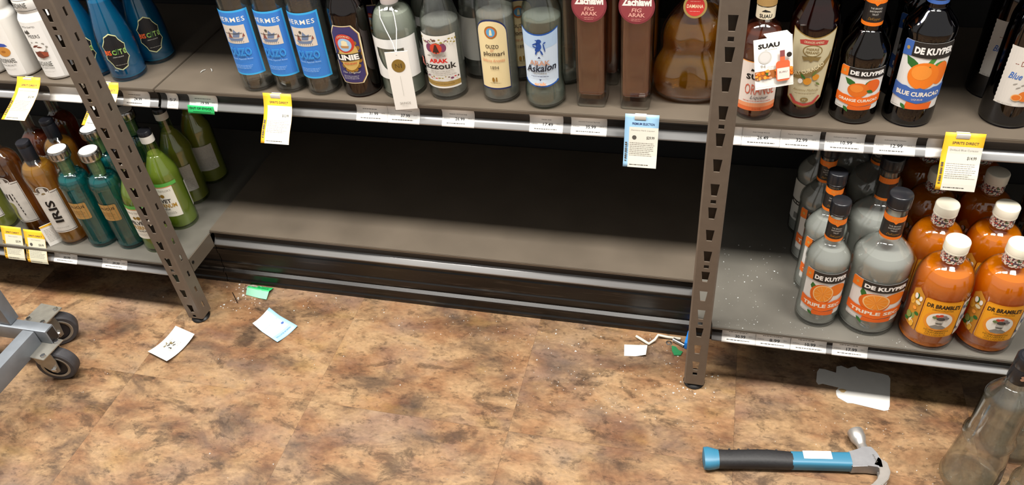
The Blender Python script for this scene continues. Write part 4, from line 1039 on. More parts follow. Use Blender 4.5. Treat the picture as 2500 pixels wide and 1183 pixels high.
# --- orange gin liqueur with cream caps
def floral_material():
    m, nt, out = newmat('floral_collar')
    N = nt.nodes.new; L = nt.links.new
    b = N('ShaderNodeBsdfPrincipled'); L(b.outputs[0], out.inputs[0]); b.inputs['Roughness'].default_value = 0.5
    tc = N('ShaderNodeTexCoord'); v = N('ShaderNodeTexVoronoi'); v.inputs['Scale'].default_value = 330.0; L(tc.outputs['Object'], v.inputs['Vector'])
    r = N('ShaderNodeValToRGB'); e = r.color_ramp.elements; r.color_ramp.interpolation = 'CONSTANT'
    while len(e) < 6: e.new(0.5)
    for q, (p_, c) in zip(e, ((0.0, 'e4ddd0'), (0.34, '7a3a34'), (0.5, 'b8584a'), (0.62, '5c6a4c'), (0.74, 'dcd2c2'), (0.88, '4a4250'))): q.position = p_; q.color = lin(c)
    s = N('ShaderNodeSeparateColor'); L(v.outputs['Color'], s.inputs[0]); L(s.outputs[0], r.inputs[0]); L(r.outputs[0], b.inputs['Base Color'])
    return m
FLORAL = floral_material()
def bramble(x, y, label):
    pr = heel(50.5, 8) + [(50.5, 12), (49.5, 14), (49.5, 22), (50.5, 24), (50.5, 140)] + sh(50.5, 140, 19, 192, 'round', 14) + [(17.5, 197), (17.5, 222), (0, 222)]
    b = Bottle('gin_liqueur_bottle', label, x, y, ZL, pr, G_CLEAR, L_ORANGE, 178, group='orange gin liqueur bottles with cream caps')
    LB = pm('f0a31e', 0.5, name='amber_label')
    p = b.sheet(rrect(-34, 40, 34, 131, 6), LB)
    p.poly(pm('d98a12', 0.5), rrect(-32.5, 41.5, 32.5, 129.5, 5), 'label_border'); p.poly(LB, rrect(-31.5, 42.5, 31.5, 128.5, 5), 'label_field')
    ink = pm('2a1c10', 0.5)
    p.text(ink, "Dᴿ BRAMBLE'S" if False else "DR BRAMBLE'S", 0, 118, 10.5, 58, bold=0.04, arc=-0.003); p.text(ink, 'CURIOUS CONCOCTION', 0, 109, 3.4, 36, arc=-0.003)
    p.ell(pm('e8922a', 0.5), 0, 81, 27, 25, 'portrait_ring'); p.ell(pm('e9e4da', 0.5), 0, 82, 22, 21, 'portrait_field')
    sk = pm('b9b4aa', 0.5); hr = pm('4a4642', 0.5)
    p.poly(pm('8a857c', 0.5), [(-14, 66), (-6, 72), (6, 72), (14, 66), (10, 62), (-10, 62)], 'portrait'); p.ell(sk, 0, 80, 6.5, 9.5, 'portrait'); p.ell(hr, 1, 88, 7.5, 4, 'portrait'); p.ell(hr, -2.4, 76.5, 3.4, 1.2, 'portrait', 10); p.ell(hr, 2.4, 76.5, 3.4, 1.2, 'portrait', 10)
    for u, v, c in ((-6, 95, 'c8442c'), (0, 97, 'c8442c'), (6, 95, '8a7a78'), (10, 91, '7a7474'), (-10, 91, '6a7a4c')): p.ell(pm(c, 0.5), u, v, 4, 3.4, 'flower_crown', 10)
    p.text(ink, 'INFUSED CLEMENTINE', 0, 57, 3.6, 42); p.text(ink, 'CRANBERRY', 0, 52, 4, 34); p.text(ink, 'GIN LIQUEUR', 0, 46.5, 3.6, 36); p.flush()
    q = b.sheet([(-62, 50), (-36, 40), (-36, 128), (-50, 142), (-62, 130)], pm('c98a2a', 0.5, name='fruit_strip'), part='side_label')
    rnd = random.Random(9)
    for k in range(16): q.ell(rnd.choice((LORANGE, CREAM, GREEN, pm('8a9a4c', 0.5), pm('e8b03c', 0.5), WHITE)), rnd.uniform(-59, -40), rnd.uniform(50, 128), rnd.uniform(3, 7), rnd.uniform(4, 9), 'fruit_picture', 14)
    q.flush()
    q = b.sheet([(36, 40), (58, 50), (56, 130), (36, 126)], pm('d8cfc0', 0.5, name='flower_strip'), part='side_label')
    for k in range(14): q.ell(rnd.choice((WHITE, pm('9a4a5a', 0.5), pm('5a6a8a', 0.5), GREEN, LGREY)), rnd.uniform(38, 55), rnd.uniform(52, 122), rnd.uniform(2, 5), rnd.uniform(3, 7), 'flower_picture', 12)
    q.flush()
    b.cap([(17.5, 196), (20, 195.5), (20, 218), (17.5, 219)], FLORAL, 'collar')
    ring_cap(b, 21, 217, 239, CAPC)
    return b.root
br = bramble(1.039, 0.078, 'orange gin liqueur bottle with cream cap, left column front')
again(br, 1.141, 0.084, 'orange gin liqueur bottle with cream cap, right column front', 0)
for k, (x, y, col, row) in enumerate(((1.038, 0.184, 'left', 'second'), (1.141, 0.192, 'right', 'second'), (1.042, 0.291, 'left', 'third'), (1.145, 0.298, 'right', 'third'), (1.147, 0.404, 'right', 'last'), (1.044, 0.397, 'left', 'last'))):
    again(br, x, y, 'orange gin liqueur bottle with cream cap, %s column, %s from the front' % (col, row) if row != 'last' else 'orange gin liqueur bottle with cream cap, %s column, hindmost in the dark' % col, 3 * k)
# dark bottles at the back right
pr = heel(42, 6) + [(42, 180)] + sh(42, 180, 15, 240, 'm') + [(15, 290), (0, 290)]
db = Bottle('dark_bottle', 'very dark bottle in the shade at the right edge of the low shelf', 1.245, 0.290, ZL, pr, G_DKORANGE, L_DARK, 200)
db.cap([(0, 235), (17, 235), (17, 295), (0, 295)], CAPB)
# ------------------------------------------------------------------ price tags and shelf cards
def path_map(path, x0, back=0.0, shear=0.0):
    """path: list of (y,z) from top down; u from the left edge, v measured upward from the bottom (metres)"""
    seg = [0.0]
    for a, b in zip(path, path[1:]): seg.append(seg[-1] + math.hypot(b[0] - a[0], b[1] - a[1]))
    L = seg[-1]
    def f(u, v, off):
        s = min(max(L - v, 0.0), L)
        for i in range(len(path) - 1):
            if s <= seg[i + 1] + 1e-9: break
        t = (s - seg[i]) / max(seg[i + 1] - seg[i], 1e-9)
        a, b = path[i], path[i + 1]
        dy, dz = b[0] - a[0], b[1] - a[1]; d = math.hypot(dy, dz)
        ny, nz = dz / d, -dy / d          # faces the aisle
        return (x0 + u + shear * s, a[0] + dy * t + ny * off, a[1] + dz * t + nz * off)
    f.length = L
    return f
def sheet_obj(name, mp, W, H, mat, label, cat, group, nv=8, nu=3, origin=(0, 0, 0), thick=0.0004):
    """a paper sheet as the thing itself (mesh), printed on through Print"""
    o0 = Vector(origin)
    V, F = [], []
    for j in range(nv + 1):
        for i in range(nu + 1): V.append(tuple(Vector(mp(W * i / nu, H * j / nv, 0.0)) - o0))
    for j in range(nv):
        for i in range(nu):
            a = j * (nu + 1) + i; F.append((a, a + 1, a + nu + 2, a + nu + 1))
    o = mo(name, V, F, mat, None, 60); o.location = o0
    md = o.modifiers.new('thick', 'SOLIDIFY'); md.thickness = thick; md.offset = -1
    tag(o, label, cat, group)
    p = Print(lambda u, v, off: tuple(Vector(mp(u, v, off)) - o0), o, 0.012); p.vstep = 0.006
    return o, p
TAGW = pm('efeeea', 0.45, name='tag_paper')
def price_tag(x0, x1, yf, zt, s, text, where, item=None, W=None):
    prof = [(p[0] - 0.0014, zt + (p[1] - zt) * s) for p in rail_profile(yf, zt)][:7]
    mp = path_map(prof, x0)
    H = mp.length; W = x1 - x0
    o, p = sheet_obj('price_tag', mp, W, H, TAGW, ('white price tag reading %s %s' % (text, where)) if text else where, 'price tag', 'price tags in the shelf rails', 10, 2, (x0, yf, zt - 0.03))
    w = W * 1000; h = H * 1000
    if text and w > 40:
        if item: p.text(DGREY, item, w / 2, h * 0.66, 2.6, min(w * 0.62, len(item) * 1.7))
        else: p.lines(DGREY, w * 0.2, w * 0.8, h * 0.64, 1, 2, 1.2, int(w * 7))
        p.text(BLACK, text, w * 0.55, h * 0.42, 6.2, 20, bold=0.01)
        p.lines(GREY, 4, w * 0.25, h * 0.42, 1, 2, 0.9, 4); p.lines(GREY, w * 0.8, w - 5, h * 0.45, 1, 2, 0.9, 5)
        p.lines(DGREY, 10, w - 8, h * 0.17, 1, 2, 1.6, len(text) + int(w))
    elif text:
        p.text(BLACK, text, w / 2, h * 0.5, 6, w * 0.6); p.lines(GREY, 3, w - 3, h * 0.25, 2, 3, 1.0)
    p.flush()
    return o
YU, YL = 0.175, 0.026
for x0, x1, t_, wh, it in (
    (-0.705, -0.635, '24.99', 'under the bright blue bottles', None), (-0.590, -0.562, '57', 'narrow, beside the shelf seam', None),
    (-0.534, -0.463, '19.99', 'under the bare stretch of upper shelf', None), (-0.132, -0.062, '31.99', 'under the brown aquavit bottle', None),
    (-0.0615, 0.009, '37.99', 'under the bottle with the hanging tag', 'Skinos Mastiha Liqueur'), (0.058, 0.127, '26.99', 'under the vine-label arak', 'Razzouk 100 Proof Arak'),
    (0.242, 0.310, '17.49', 'under the lion-label arak', 'Askalon Arak'), (0.326, 0.397, '35.99', 'under the left square fig arak', 'Zachlawi Premium Fig Arak'),
    (0.652, 0.720, '26.49', 'under the orange brandy bottle', 'Suau Orange Brandy'), (0.7205, 0.790, '32.99', 'under the parchment-label curacao', 'Pierre Ferrand Dry Curacao'),
    (0.799, 0.867, '10.99', 'under the orange curacao bottle', 'DeKuyper Orange Curacao'), (0.883, 0.953, '12.99', 'under the blue curacao bottle', 'DeKuyper Blue Curacao')):
    price_tag(x0, x1, YU, 0.562, 1.0, t_, wh, it)
price_tag(0.634, 0.6515, YU, 0.562, 1.0, '', 'narrow white code tag right of the right post', None)
price_tag(0.970, 0.996, YU, 0.562, 1.0, '', 'small curled white tag beside the yellow card at right', None)
price_tag(-0.905, -0.816, YU, 0.562, 1.0, '', 'blank clear-white tag holder under the brown chocolate bottle', None)
for x0, x1, t_, wh in ((-0.985, -0.916, '30.99', 'on the low left rail beside the yellow cards'), (-0.842, -0.770, '39.99', 'on the low left rail under the teal bottles'),
    (0.656, 0.7225, '30.99', 'on the low right rail next to the right post'), (0.723, 0.790, '8.99', 'on the low right rail'), (0.791, 0.859, '10.99', 'on the low right rail under the slim triple sec'), (0.870, 0.936, '17.99', 'on the low right rail under the large triple sec')):
    price_tag(x0, x1, YL, 0.171, 0.037 / 0.045, t_, wh)

BLUEC = pm('94bede', 0.5, name='pale_blue_card'); CLIPM = pm('d2d0c8', 0.2, spec=0.6, name='clear_plastic_clip')
def shelf_card(path, x0, W, kind, title, item, price, label, shear=0.0, dot=False, seed=1, clip=True, field='cfccc0'):
    mp = path_map(path, x0, shear=shear); H = mp.length
    base = YEL if kind == 'y' else BLUEC
    o, p = sheet_obj('shelf_card', mp, W, H, base, label, 'shelf card', 'product cards clipped to the shelves', 14, 4, (x0, path[0][0], path[0][1]))
    w, h = W * 1000, H * 1000
    p.rect(pm(field, 0.5), 9, 0, w, h * 0.76, 'white_field')
    p.text(DGREY if kind == 'y' else NAVY, title, w * 0.55, h * 0.825, 4.6, w * 0.66, bold=0.01)
    p.text(GREY, item, w * 0.55, h * 0.70, 3.4, min(w * 0.7, len(item) * 2.4))
    p.text(DGREY, price, w * 0.78, h * 0.565, 6.4, 15, bold=0.01)
    if dot: p.ell(DGREY, w * 0.3, h * 0.565, 4.2, 4.2, 'round_mark', 16)
    p.lines(GREY, 11, w - 4, h * 0.46, 8, 3.6, 1.0, seed)
    p.lines(DGREY, 12, w * 0.8, 5, 1, 3, 1.2, seed + 1)
    for k in range(9): p.rect(DGREY, 2.2, 12 + k * 4.4, 6.2, 12 + k * 4.4 + (3.0 if k % 3 else 1.8), 'barcode')
    p.flush()
    if clip:
        c = box('clip', (W * 0.28, -0.004, -0.010), (W * 0.62, 0.006, -0.0015), CLIPM, o, 0.0008)
    return o
out = [(0.170, 0.574), (0.1655, 0.560), (0.160, 0.545), (0.150, 0.528), (0.135, 0.512), (0.116, 0.500)]
shelf_card([(0.168, 0.574), (0.163, 0.560), (0.155, 0.543), (0.140, 0.525), (0.124, 0.512), (0.112, 0.500), (0.104, 0.490)], -0.333, 0.066, 'y', 'SPIRITS DIRECT', 'Hermes Ouzo', '$12.99', 'yellow-edged card curling off the shelf under the blue-labelled ouzo', 0.02, seed=3)
shelf_card([(0.168, 0.580), (0.160, 0.568), (0.142, 0.552), (0.118, 0.538), (0.092, 0.526), (0.080, 0.520)], -0.958, 0.064, 'y', 'SPIRITS DIRECT', 'Dutch Chocolate Liqueur', '$12.99', 'yellow-edged card sticking out under the white coated bottles', -0.05, seed=5, field='cbc7b0')
shelf_card([(0.168, 0.578), (0.162, 0.566), (0.145, 0.550), (0.120, 0.535), (0.096, 0.522), (0.086, 0.516)], -0.752, 0.064, 'y', 'SPIRITS DIRECT', 'Blue Cream', '$24.99', 'yellow-edged card mostly hidden behind the left post', -0.03, seed=6)
shelf_card([(0.168, 0.574), (0.163, 0.555), (0.158, 0.535), (0.153, 0.515), (0.147, 0.495), (0.138, 0.473)], 0.434, 0.064, 'b', 'PREMIUM SELECTION', 'Damiana Herb Liqueur', '$29.99', 'pale blue and white card under the golden flask', 0.0, True, 7)
shelf_card([(0.168, 0.574), (0.163, 0.558), (0.158, 0.540), (0.150, 0.522), (0.140, 0.505), (0.134, 0.490), (0.130, 0.478)], 0.990, 0.064, 'y', 'SPIRITS DIRECT', 'Drillaud Blue Curacao', '$14.99', 'yellow-edged card under the dark blue bottles at right', 0.0, seed=8)
shelf_card([(0.050, 0.214), (0.040, 0.190), (0.028, 0.165), (0.016, 0.140), (0.015, 0.134)], -1.126, 0.062, 'y', 'SPIRITS DIRECT', 'Herb Liqueur', '$32.99', 'left of two yellow-edged cards leaning back on the low left shelf', seed=9, clip=False, field='cbc7b0')
shelf_card([(0.048, 0.212), (0.038, 0.188), (0.026, 0.163), (0.014, 0.140), (0.013, 0.132)], -1.056, 0.062, 'y', 'SPIRITS DIRECT', 'Iris Liqueur', '$26.99', 'right of two yellow-edged cards leaning back on the low left shelf', dot=True, seed=10, clip=False, field='cbc7b0')
# white card standing across the shelf edge
ss = empty('folded_card', (-0.988, 0.038, 0.1715), R_(52)); tag(ss, 'small white text card standing edgewise beside the amber bottle', 'card')
box('card', (0, -0.0005, 0), (0.046, 0.0005, 0.062), WHITE, ss)
pp = Print(lambda u, v, o: (u, -0.0005 - o, v), ss, 0); pp.poly(YEL, [(0, 62), (46, 62), (46, 55), (0, 57)], 'yellow_edge'); pp.lines(GREY, 5, 42, 48, 10, 4, 1.0, 12); pp.flush()
# green out-of-stock tag
mp = path_map([(0.1705, 0.530), (0.1690, 0.520), (0.1670, 0.511)], -0.534, shear=-0.1)
GRN = pm('2fbf6a', 0.45, name='green_tag')
o, p = sheet_obj('stock_tag', mp, 0.066, mp.length, GRN, 'green out of stock tag hanging below the upper shelf rail', 'tag', None, 4, 3, (-0.534, 0.17, 0.53)); p.text(pm('14532c', 0.5), 'OUT OF STOCK', 33, 13, 5.4, 56, bold=0.02); p.rect(pm('14532c', 0.5), 12, 5, 58, 5.8, 'underline'); p.flush()
# ------------------------------------------------------------------ things on the floor
def quad_map(tl, tr, bl, br, lift):
    tl, tr, bl, br = [Vector((p[0], p[1], 0)) for p in (tl, tr, bl, br)]
    def mk(W, H):
        def f(u, v, off):
            a, b = u / W, v / H
            q = (bl * (1 - a) + br * a) * (1 - b) + (tl * (1 - a) + tr * a) * b
            return (q.x, q.y, 0.0010 + lift(a, b) + off)
        return f
    return mk
def floor_sheet(name, label, cat, c, W, H, lift, mat, art, nv=8, nu=8):
    mp = quad_map(*c, lift)(W, H)
    o, p = sheet_obj(name, mp, W, H, mat, label, cat, None, nv, nu, (c[0][0], c[0][1], 0), 0.0004)
    art(p, W * 1000, H * 1000); p.flush()
    return o
def art_white(p, w, h):
    rnd = random.Random(2)
    for k in range(16): p.leaf(rnd.choice((pm('34342a', 0.5), pm('6a5c38', 0.5), DGREY)), w * 0.46 + rnd.uniform(-10, 8), h * 0.58 + rnd.uniform(-9, 9), rnd.uniform(6, 11), rnd.uniform(2, 4.5), rnd.uniform(0, 360), 'flower_picture')
    p.text(GREY, 'Rosolio', w * 0.5, h * 0.72, 6, 30); p.lines(GREY, w * 0.3, w * 0.75, h * 0.42, 3, 5, 1.2, 3); p.lines(LGREY, w * 0.4, w * 0.7, h * 0.2, 1, 3, 1.0)
floor_sheet('fallen_card', 'white card with a small sprig print lying on the floor by the left post', 'card', ((-0.674, -0.117), (-0.652, -0.028), (-0.606, -0.139), (-0.585, -0.048)), 0.092, 0.070, lambda a, b: 0.008 * (2 * a - 1) ** 2 + 0.003 * (1 - b), pm('d6d6d2', 0.5, name='fallen_card_paper'), art_white)
def art_blue(p, w, h):
    p.rect(pm('cfd2d4', 0.5), 9, 0, w, h * 0.76, 'white_field'); p.text(pm('5a7ab0', 0.5), 'PREMIUM SELECTION', w * 0.52, h * 0.85, 5, w * 0.7, bold=0.012); p.text(GREY, '$39.99', w * 0.75, h * 0.58, 6.5, 16); p.lines(GREY, 12, w - 8, h * 0.70, 1, 3, 1.1, 4); p.ell(pm('3a5a9a', 0.5), w * 0.2, h * 0.58, 4, 4, 'round_mark', 14); p.lines(LGREY, 12, w - 5, h * 0.46, 7, 4.2, 1.0, 6)
floor_sheet('fallen_card', 'pale blue and white card lying printed side up on the floor, curled', 'card', ((-0.344, 0.026), (-0.370, -0.032), (-0.438, 0.065), (-0.454, 0.007)), 0.0635, 0.102, lambda a, b: 0.010 * max(0, 0.35 - b) / 0.35 + 0.004 * (2 * a - 1) ** 2, BLUEC, art_blue)
def art_green(p, w, h):
    p.rect(pm('86bfa4', 0.4, name='pale_green_plastic'), 0, 0, w, h * 0.52, 'clear_half'); p.text(pm('14532c', 0.5), 'OUT OF STOCK', w * 0.52, h * 0.74, 6, w * 0.74, bold=0.02)
floor_sheet('stock_tag', 'creased green out of stock tag fallen on the floor', 'tag', ((-0.539, 0.148), (-0.468, 0.143), (-0.532, 0.110), (-0.467, 0.100)), 0.071, 0.042, lambda a, b: 0.009 * max(0, 1 - abs(b - 0.5) * 2) + 0.006 * max(0, a - 0.6), GRN, art_green)
floor_sheet('paper_scrap', 'plain white paper scrap with a curled edge near the right post', 'paper', ((0.448, 0.100), (0.500, 0.106), (0.452, 0.066), (0.500, 0.072)), 0.052, 0.036, lambda a, b: 0.012 * max(0, a - 0.55) * (1.2 - b), WHITE, lambda p, w, h: p.rect(LGREY, 4, 4, 4.5, h - 4, 'crease'))
# torn white label under the right shelf edge
TORN = [(0.872, 0.100), (0.883, 0.100), (0.906, 0.094), (0.908, 0.112), (0.918, 0.116), (0.931, 0.110), (0.940, 0.116), (0.947, 0.119), (0.953, 0.112), (1.001, 0.107), (1.012, 0.104), (1.015, 0.096), (1.006, 0.021), (1.002, 0.010), (0.994, 0.007), (0.934, 0.016), (0.924, 0.015), (0.906, 0.026), (0.903, 0.034), (0.903, 0.044), (0.909, 0.054), (0.877, 0.059), (0.868, 0.055), (0.864, 0.062), (0.867, 0.090)]
tn = prism('torn_label', [(x - 0.94, y - 0.06) for x, y in TORN], 0.0002, 0.0011, pm('cfcdc8', 0.5, noise=0.04, nscale=30, name='torn_label_paper')); tn.location = (0.94, 0.06, 0); tag(tn, 'large torn white bottle label lying face down half under the right shelf', 'label')
mo('stain', [(-0.024 + 0.007 * math.cos(a) * (1 + 0.3 * math.sin(3 * a)), -0.014 + 0.005 * math.sin(a), 0.0013) for a in [2 * math.pi * k / 14 for k in range(14)]], [tuple(range(14))], pm('b89a6a', 0.4, name='stain_tan'), tn)

# hammer
hm = empty('claw_hammer', (0.640, -0.186, 0.0), R_(9.0)); tag(hm, 'claw hammer with blue and black handle lying on the floor', 'hammer')
def sweep(name, st, mat, parent, n=20, e=2.6, smooth=50):
    """stations (x, cy, half y, half z, cz)"""
    V, F = [], []
    for x, cy, hy, hz, cz in st:
        for k in range(n):
            a = 2 * math.pi * k / n; c, s = math.cos(a), math.sin(a)
            V.append((x, cy + hy * math.copysign(abs(c) ** (2 / e), c), cz + hz * math.copysign(abs(s) ** (2 / e), s)))
    m_ = len(st)
    for i in range(m_ - 1):
        for k in range(n): F.append((i * n + k, i * n + (k + 1) % n, (i + 1) * n + (k + 1) % n, (i + 1) * n + k))
    F += [tuple(range(n))[::-1], tuple(range((m_ - 1) * n, m_ * n))]
    return mo(name, V, F, mat, parent, smooth)
HB = pm('2f6f8c', 0.45, name='hammer_blue'); HK = pm('1d1d1f', 0.6, noise=0.15, nscale=200, bump=0.15, name='rubber_grip')
zc = 0.0170
sweep('butt', [(0.000, 0.001, 0.010, 0.010, zc), (0.002, 0.001, 0.0225, 0.0155, zc), (0.010, 0.001, 0.0235, 0.0162, zc), (0.022, 0.0, 0.0205, 0.0155, zc), (0.031, 0.0, 0.0175, 0.0150, zc)], HB, hm)
sweep('grip', [(0.026, 0.0, 0.0172, 0.0148, zc), (0.032, 0.0, 0.0182, 0.0152, zc), (0.05, 0.0, 0.0178, 0.0150, zc), (0.075, 0.001, 0.0178, 0.0152, zc), (0.10, 0.0018, 0.0184, 0.0155, zc), (0.13, 0.0015, 0.0184, 0.0155, zc), (0.16, 0.0, 0.0172, 0.0150, zc), (0.170, 0.0, 0.0164, 0.0145, zc)], HK, hm)
for k in range(6): box('grip_rib', (0.050 + k * 0.018, 0.0165, zc - 0.005), (0.054 + k * 0.018, 0.0190, zc + 0.009), HK, hm)
sweep('shaft', [(0.168, 0.0, 0.0158, 0.0140, zc), (0.20, 0.0, 0.0156, 0.0138, zc), (0.25, 0.0, 0.0160, 0.0138, zc), (0.278, 0.0, 0.0166, 0.0138, zc)], HB, hm, e=4)
stk = box('sticker', (0.190, -0.004, zc + 0.01385), (0.243, 0.0135, zc + 0.0143), WHITE, hm)
pp = Print(lambda u, v, o: (u, v, zc + 0.0143 + o), stk, 0); pp.lines(LGREY, 195, 238, 7, 3, 3.5, 1.0, 4); pp.flush()
STEEL = pm('b8b6b2', 0.34, 0.7, noise=0.08, nscale=60, name='polished_steel'); STEEL2 = pm('9a9ca0', 0.42, 0.6, noise=0.06, nscale=90, name='satin_steel')
prism('cheek', [(0.276, -0.0175), (0.276, 0.0165), (0.296, 0.020), (0.304, 0.028), (0.322, 0.028), (0.330, 0.014), (0.334, -0.004), (0.333, -0.020), (0.322, -0.018), (0.306, -0.016)], zc - 0.0125, zc + 0.0125, STEEL2, hm, bevel=0.0015)
fc_ = lathe('striking_face', [(0, 0.024), (0.0115, 0.024), (0.0095, 0.036), (0.0095, 0.040), (0.0125, 0.048), (0.0150, 0.054), (0.0155, 0.070), (0.0148, 0.0725), (0, 0.0735)], STEEL, hm, 32); fc_.rotation_euler = (R_(-90), 0, R_(8)); fc_.location = (0.314, 0.0, zc)
for s in (-1, 1):
    bm = bmesh.new(); prev = None
    pts = [((0.334, -0.012), 0.010), ((0.334, -0.026), 0.0095), ((0.329, -0.038), 0.0085), ((0.319, -0.050), 0.007), ((0.306, -0.059), 0.005), ((0.292, -0.064), 0.0022)]
    pts = [((0.322, -0.004), 0.011)] + pts
    for i, ((x, y), w) in enumerate(pts):
        d = Vector(pts[min(i + 1, len(pts) - 1)][0]) - Vector(pts[max(i - 1, 0)][0]); d.normalize(); nx, ny = -d.y, d.x
        z0, z1 = zc + s * (0.0015 + 0.0005 * i), zc + s * 0.0125
        ring = [bm.verts.new((x + nx * q * w, y + ny * q * w, z)) for q, z in ((-1, z0), (-1, z1), (1, z1), (1, z0))]
        if prev:
            for k in range(4): bm.faces.new((prev[k], prev[(k + 1) % 4], ring[(k + 1) % 4], ring[k]))
        else: bm.faces.new(ring)
        prev = ring
    bm.faces.new(prev); bmesh.ops.bevel(bm, geom=bm.edges[:], offset=0.0012, segments=2, affect='EDGES')
    bmo('claw', bm, STEEL, hm, 50)
pp = Print(lambda u, v, o: (0.322 + u, 0.0 + v, zc + 0.0125 + o), hm, 0); pp.text(DGREY, 'ANVIL', 0, 0, 4, 20, rot=-80); pp.flush()

# bottles standing on the floor at right
def clear_vodka(x, y, label, rz=0, sc=1.0):
    pr = heel(51, 7) + [(51, 10), (50, 16), (48.5, 22), (49, 26), (44.5, 80), (42, 110), (41.5, 122), (43.5, 130), (43.5, 136), (40, 144), (37.5, 152), (37.5, 236)] + sh(37.5, 236, 17, 276, 'm', 12) + [(16, 290), (15, 340), (0, 340)]
    b = Bottle('vodka_bottle', label, x, y, 0.0002, [(r * sc, z * sc) for r, z in pr], G_CLEAR, liquidm('fdfefd', 'f2f2ea', 'vodka', 0.06, 0.15), 250 * sc, rz=rz, group='clear bottles standing on the floor', floor_=9)
    b.cap([(r * sc, z * sc) for r, z in ((0, 290), (17.2, 290), (18, 292), (17.6, 322), (17.0, 323), (17.6, 324), (17.6, 345), (16, 347), (0, 347))], CAPB, 'cap')
    return b
v1 = clear_vodka(1.128, -0.126, 'clear stepped bottle with black cap standing on the floor at right')
p = v1.sheet([(4, 26), (38, 26), (38, 78), (14, 78)], pm('2b2b2c', 0.4, name='black_label'), ang=22)
p.poly(pm('6a6a6a', 0.4), [(14, 60), (22, 70), (26, 58), (20, 50)], 'clover_print'); p.rect(LGREY, 6, 28, 36, 38, 'barcode_panel'); p.flush()
q = v1.sheet([(-10, 300), (10, 300), (10, 318), (-10, 318)], pm('1d1d1f', 0.3), part='cap_emblem', rref=17)
q.mp = (lambda f: (lambda u, v, o: f(u, v, o + 0.0035)))(q.mp)
for a in (45, 135, 225, 315): q.ell(pm('c8a08a', 0.3, 0.5), 4 * math.cos(R_(a)), 311 + 4 * math.sin(R_(a)), 3, 3, 'clover_print', 10)
q.flush()
tc_ = lathe('cap_top_emblem', [(0, 0.3471), (0.012, 0.3471), (0.012, 0.3474), (0, 0.3474)], pm('26262a', 0.3), v1.root, 24)
pp = Print(lambda u, v, o: (u, v, 0.3474 + o), tc_, 0)
for a in (45, 135, 225, 315): pp.ell(LGREY, 4 * math.cos(R_(a)), 4 * math.sin(R_(a)), 3.2, 3.2, 'clover_print', 10)
pp.flush()
v2 = clear_vodka(1.215, -0.030, 'clear bottle with golden glints behind the stepped bottle, at the right edge', 30, 1.02)
q = v2.sheet([(-30, 160), (30, 160), (30, 230), (-30, 230)], pm('b99a3c', 0.3, 0.6, name='gold_foil'), ang=150, part='back_label'); q.flush()  # gold patch put in for the golden glints inside this bottle
v3 = clear_vodka(1.186, -0.224, 'pale bottle cut by the bottom right corner of the picture', 0, 1.0)
q = v3.sheet([(-50, 30), (-18, 30), (-18, 70), (-34, 90), (-50, 70)], pm('1d1d1f', 0.4), part='label'); q.flush()

# cart corner with casters
STL = pm('7f858c', 0.42, 0.35, noise=0.10, nscale=30, bump=0.05, name='grey_cart_paint'); GALV = pm('a6a39a', 0.38, 0.8, noise=0.12, nscale=50, name='galvanised'); RUB = pm('3c3b3e', 0.6, noise=0.2, nscale=60, name='grey_rubber'); DHUB = pm('17171c', 0.5, name='dark_hub')
ct = empty('cart', (-0.90, -0.20, 0.0)); tag(ct, 'grey steel cart frame corner on swivel casters, at the left edge', 'cart')
def L_(x, y, z): return (x + 0.90, y + 0.20, z)
box('frame_tube', L_(-0.892, -0.95, 0.092), L_(-0.860, -0.204, 0.140), STL, ct, 0.003)
box('frame_tube', L_(-1.60, -0.203, 0.098), L_(-0.832, -0.176, 0.140), STL, ct, 0.003)
box('tube_end', L_(-0.8318, -0.1995, 0.102), L_(-0.8310, -0.1795, 0.136), BLK, ct)
box('upright', L_(-0.962, -0.198, 0.141), L_(-0.928, -0.170, 0.95), STL, ct, 0.003)
box('brace', L_(-1.60, -0.196, 0.150), L_(-0.963, -0.176, 0.172), STL, ct, 0.003)
def caster(cx, cy, ang, plate=True):
    k = empty('caster', L_(cx, cy, 0.0), R_(ang)); k.parent = ct
    # wheel axle along local y
    def wheel_part(name, prof, mat):
        o = lathe(name, prof, mat, k, 36, 40); o.rotation_euler = (R_(90), 0, 0); o.location = (0.012, 0, 0.045); return o
    wheel_part('tyre', [(0.030, -0.014), (0.041, -0.014), (0.0445, -0.011), (0.045, -0.006), (0.045, 0.006), (0.0445, 0.011), (0.041, 0.014), (0.030, 0.014)], RUB)
    wheel_part('rim', [(0.027, -0.0135), (0.0315, -0.0148), (0.034, -0.0135), (0.034, 0.0135), (0.0315, 0.0148), (0.027, 0.0135)], GALV)
    wheel_part('hub', [(0, -0.011), (0.028, -0.011), (0.028, 0.011), (0, 0.011)], DHUB)
    for s in (-1, 1):
        bm = bmesh.new()
        ol = [(-0.022, 0.093), (0.024, 0.093), (0.026, 0.070), (0.022, 0.036), (0.012, 0.030), (0.002, 0.036), (-0.018, 0.066)]
        a = [bm.verts.new((x, s * 0.0165, z)) for x, z in ol]; b = [bm.verts.new((x, s * 0.0185, z)) for x, z in ol]
        bm.faces.new(a); bm.faces.new(b)
        for i in range(len(ol)): bm.faces.new((a[i], a[(i + 1) % len(ol)], b[(i + 1) % len(ol)], b[i]))
        bmo('fork', bm, GALV, k, 40)
        o = lathe('axle_nut', [(0, 0), (0.0062, 0), (0.0062, 0.004), (0.004, 0.0065), (0, 0.0065)], SIL, k, 6, 20); o.rotation_euler = (R_(90 if s < 0 else -90), 0, 0); o.location = (0.012, s * 0.0185, 0.045)
    lathe('swivel', [(0, 0.088), (0.024, 0.088), (0.026, 0.092), (0.020, 0.097), (0, 0.097)], GALV, k, 28)
    return k
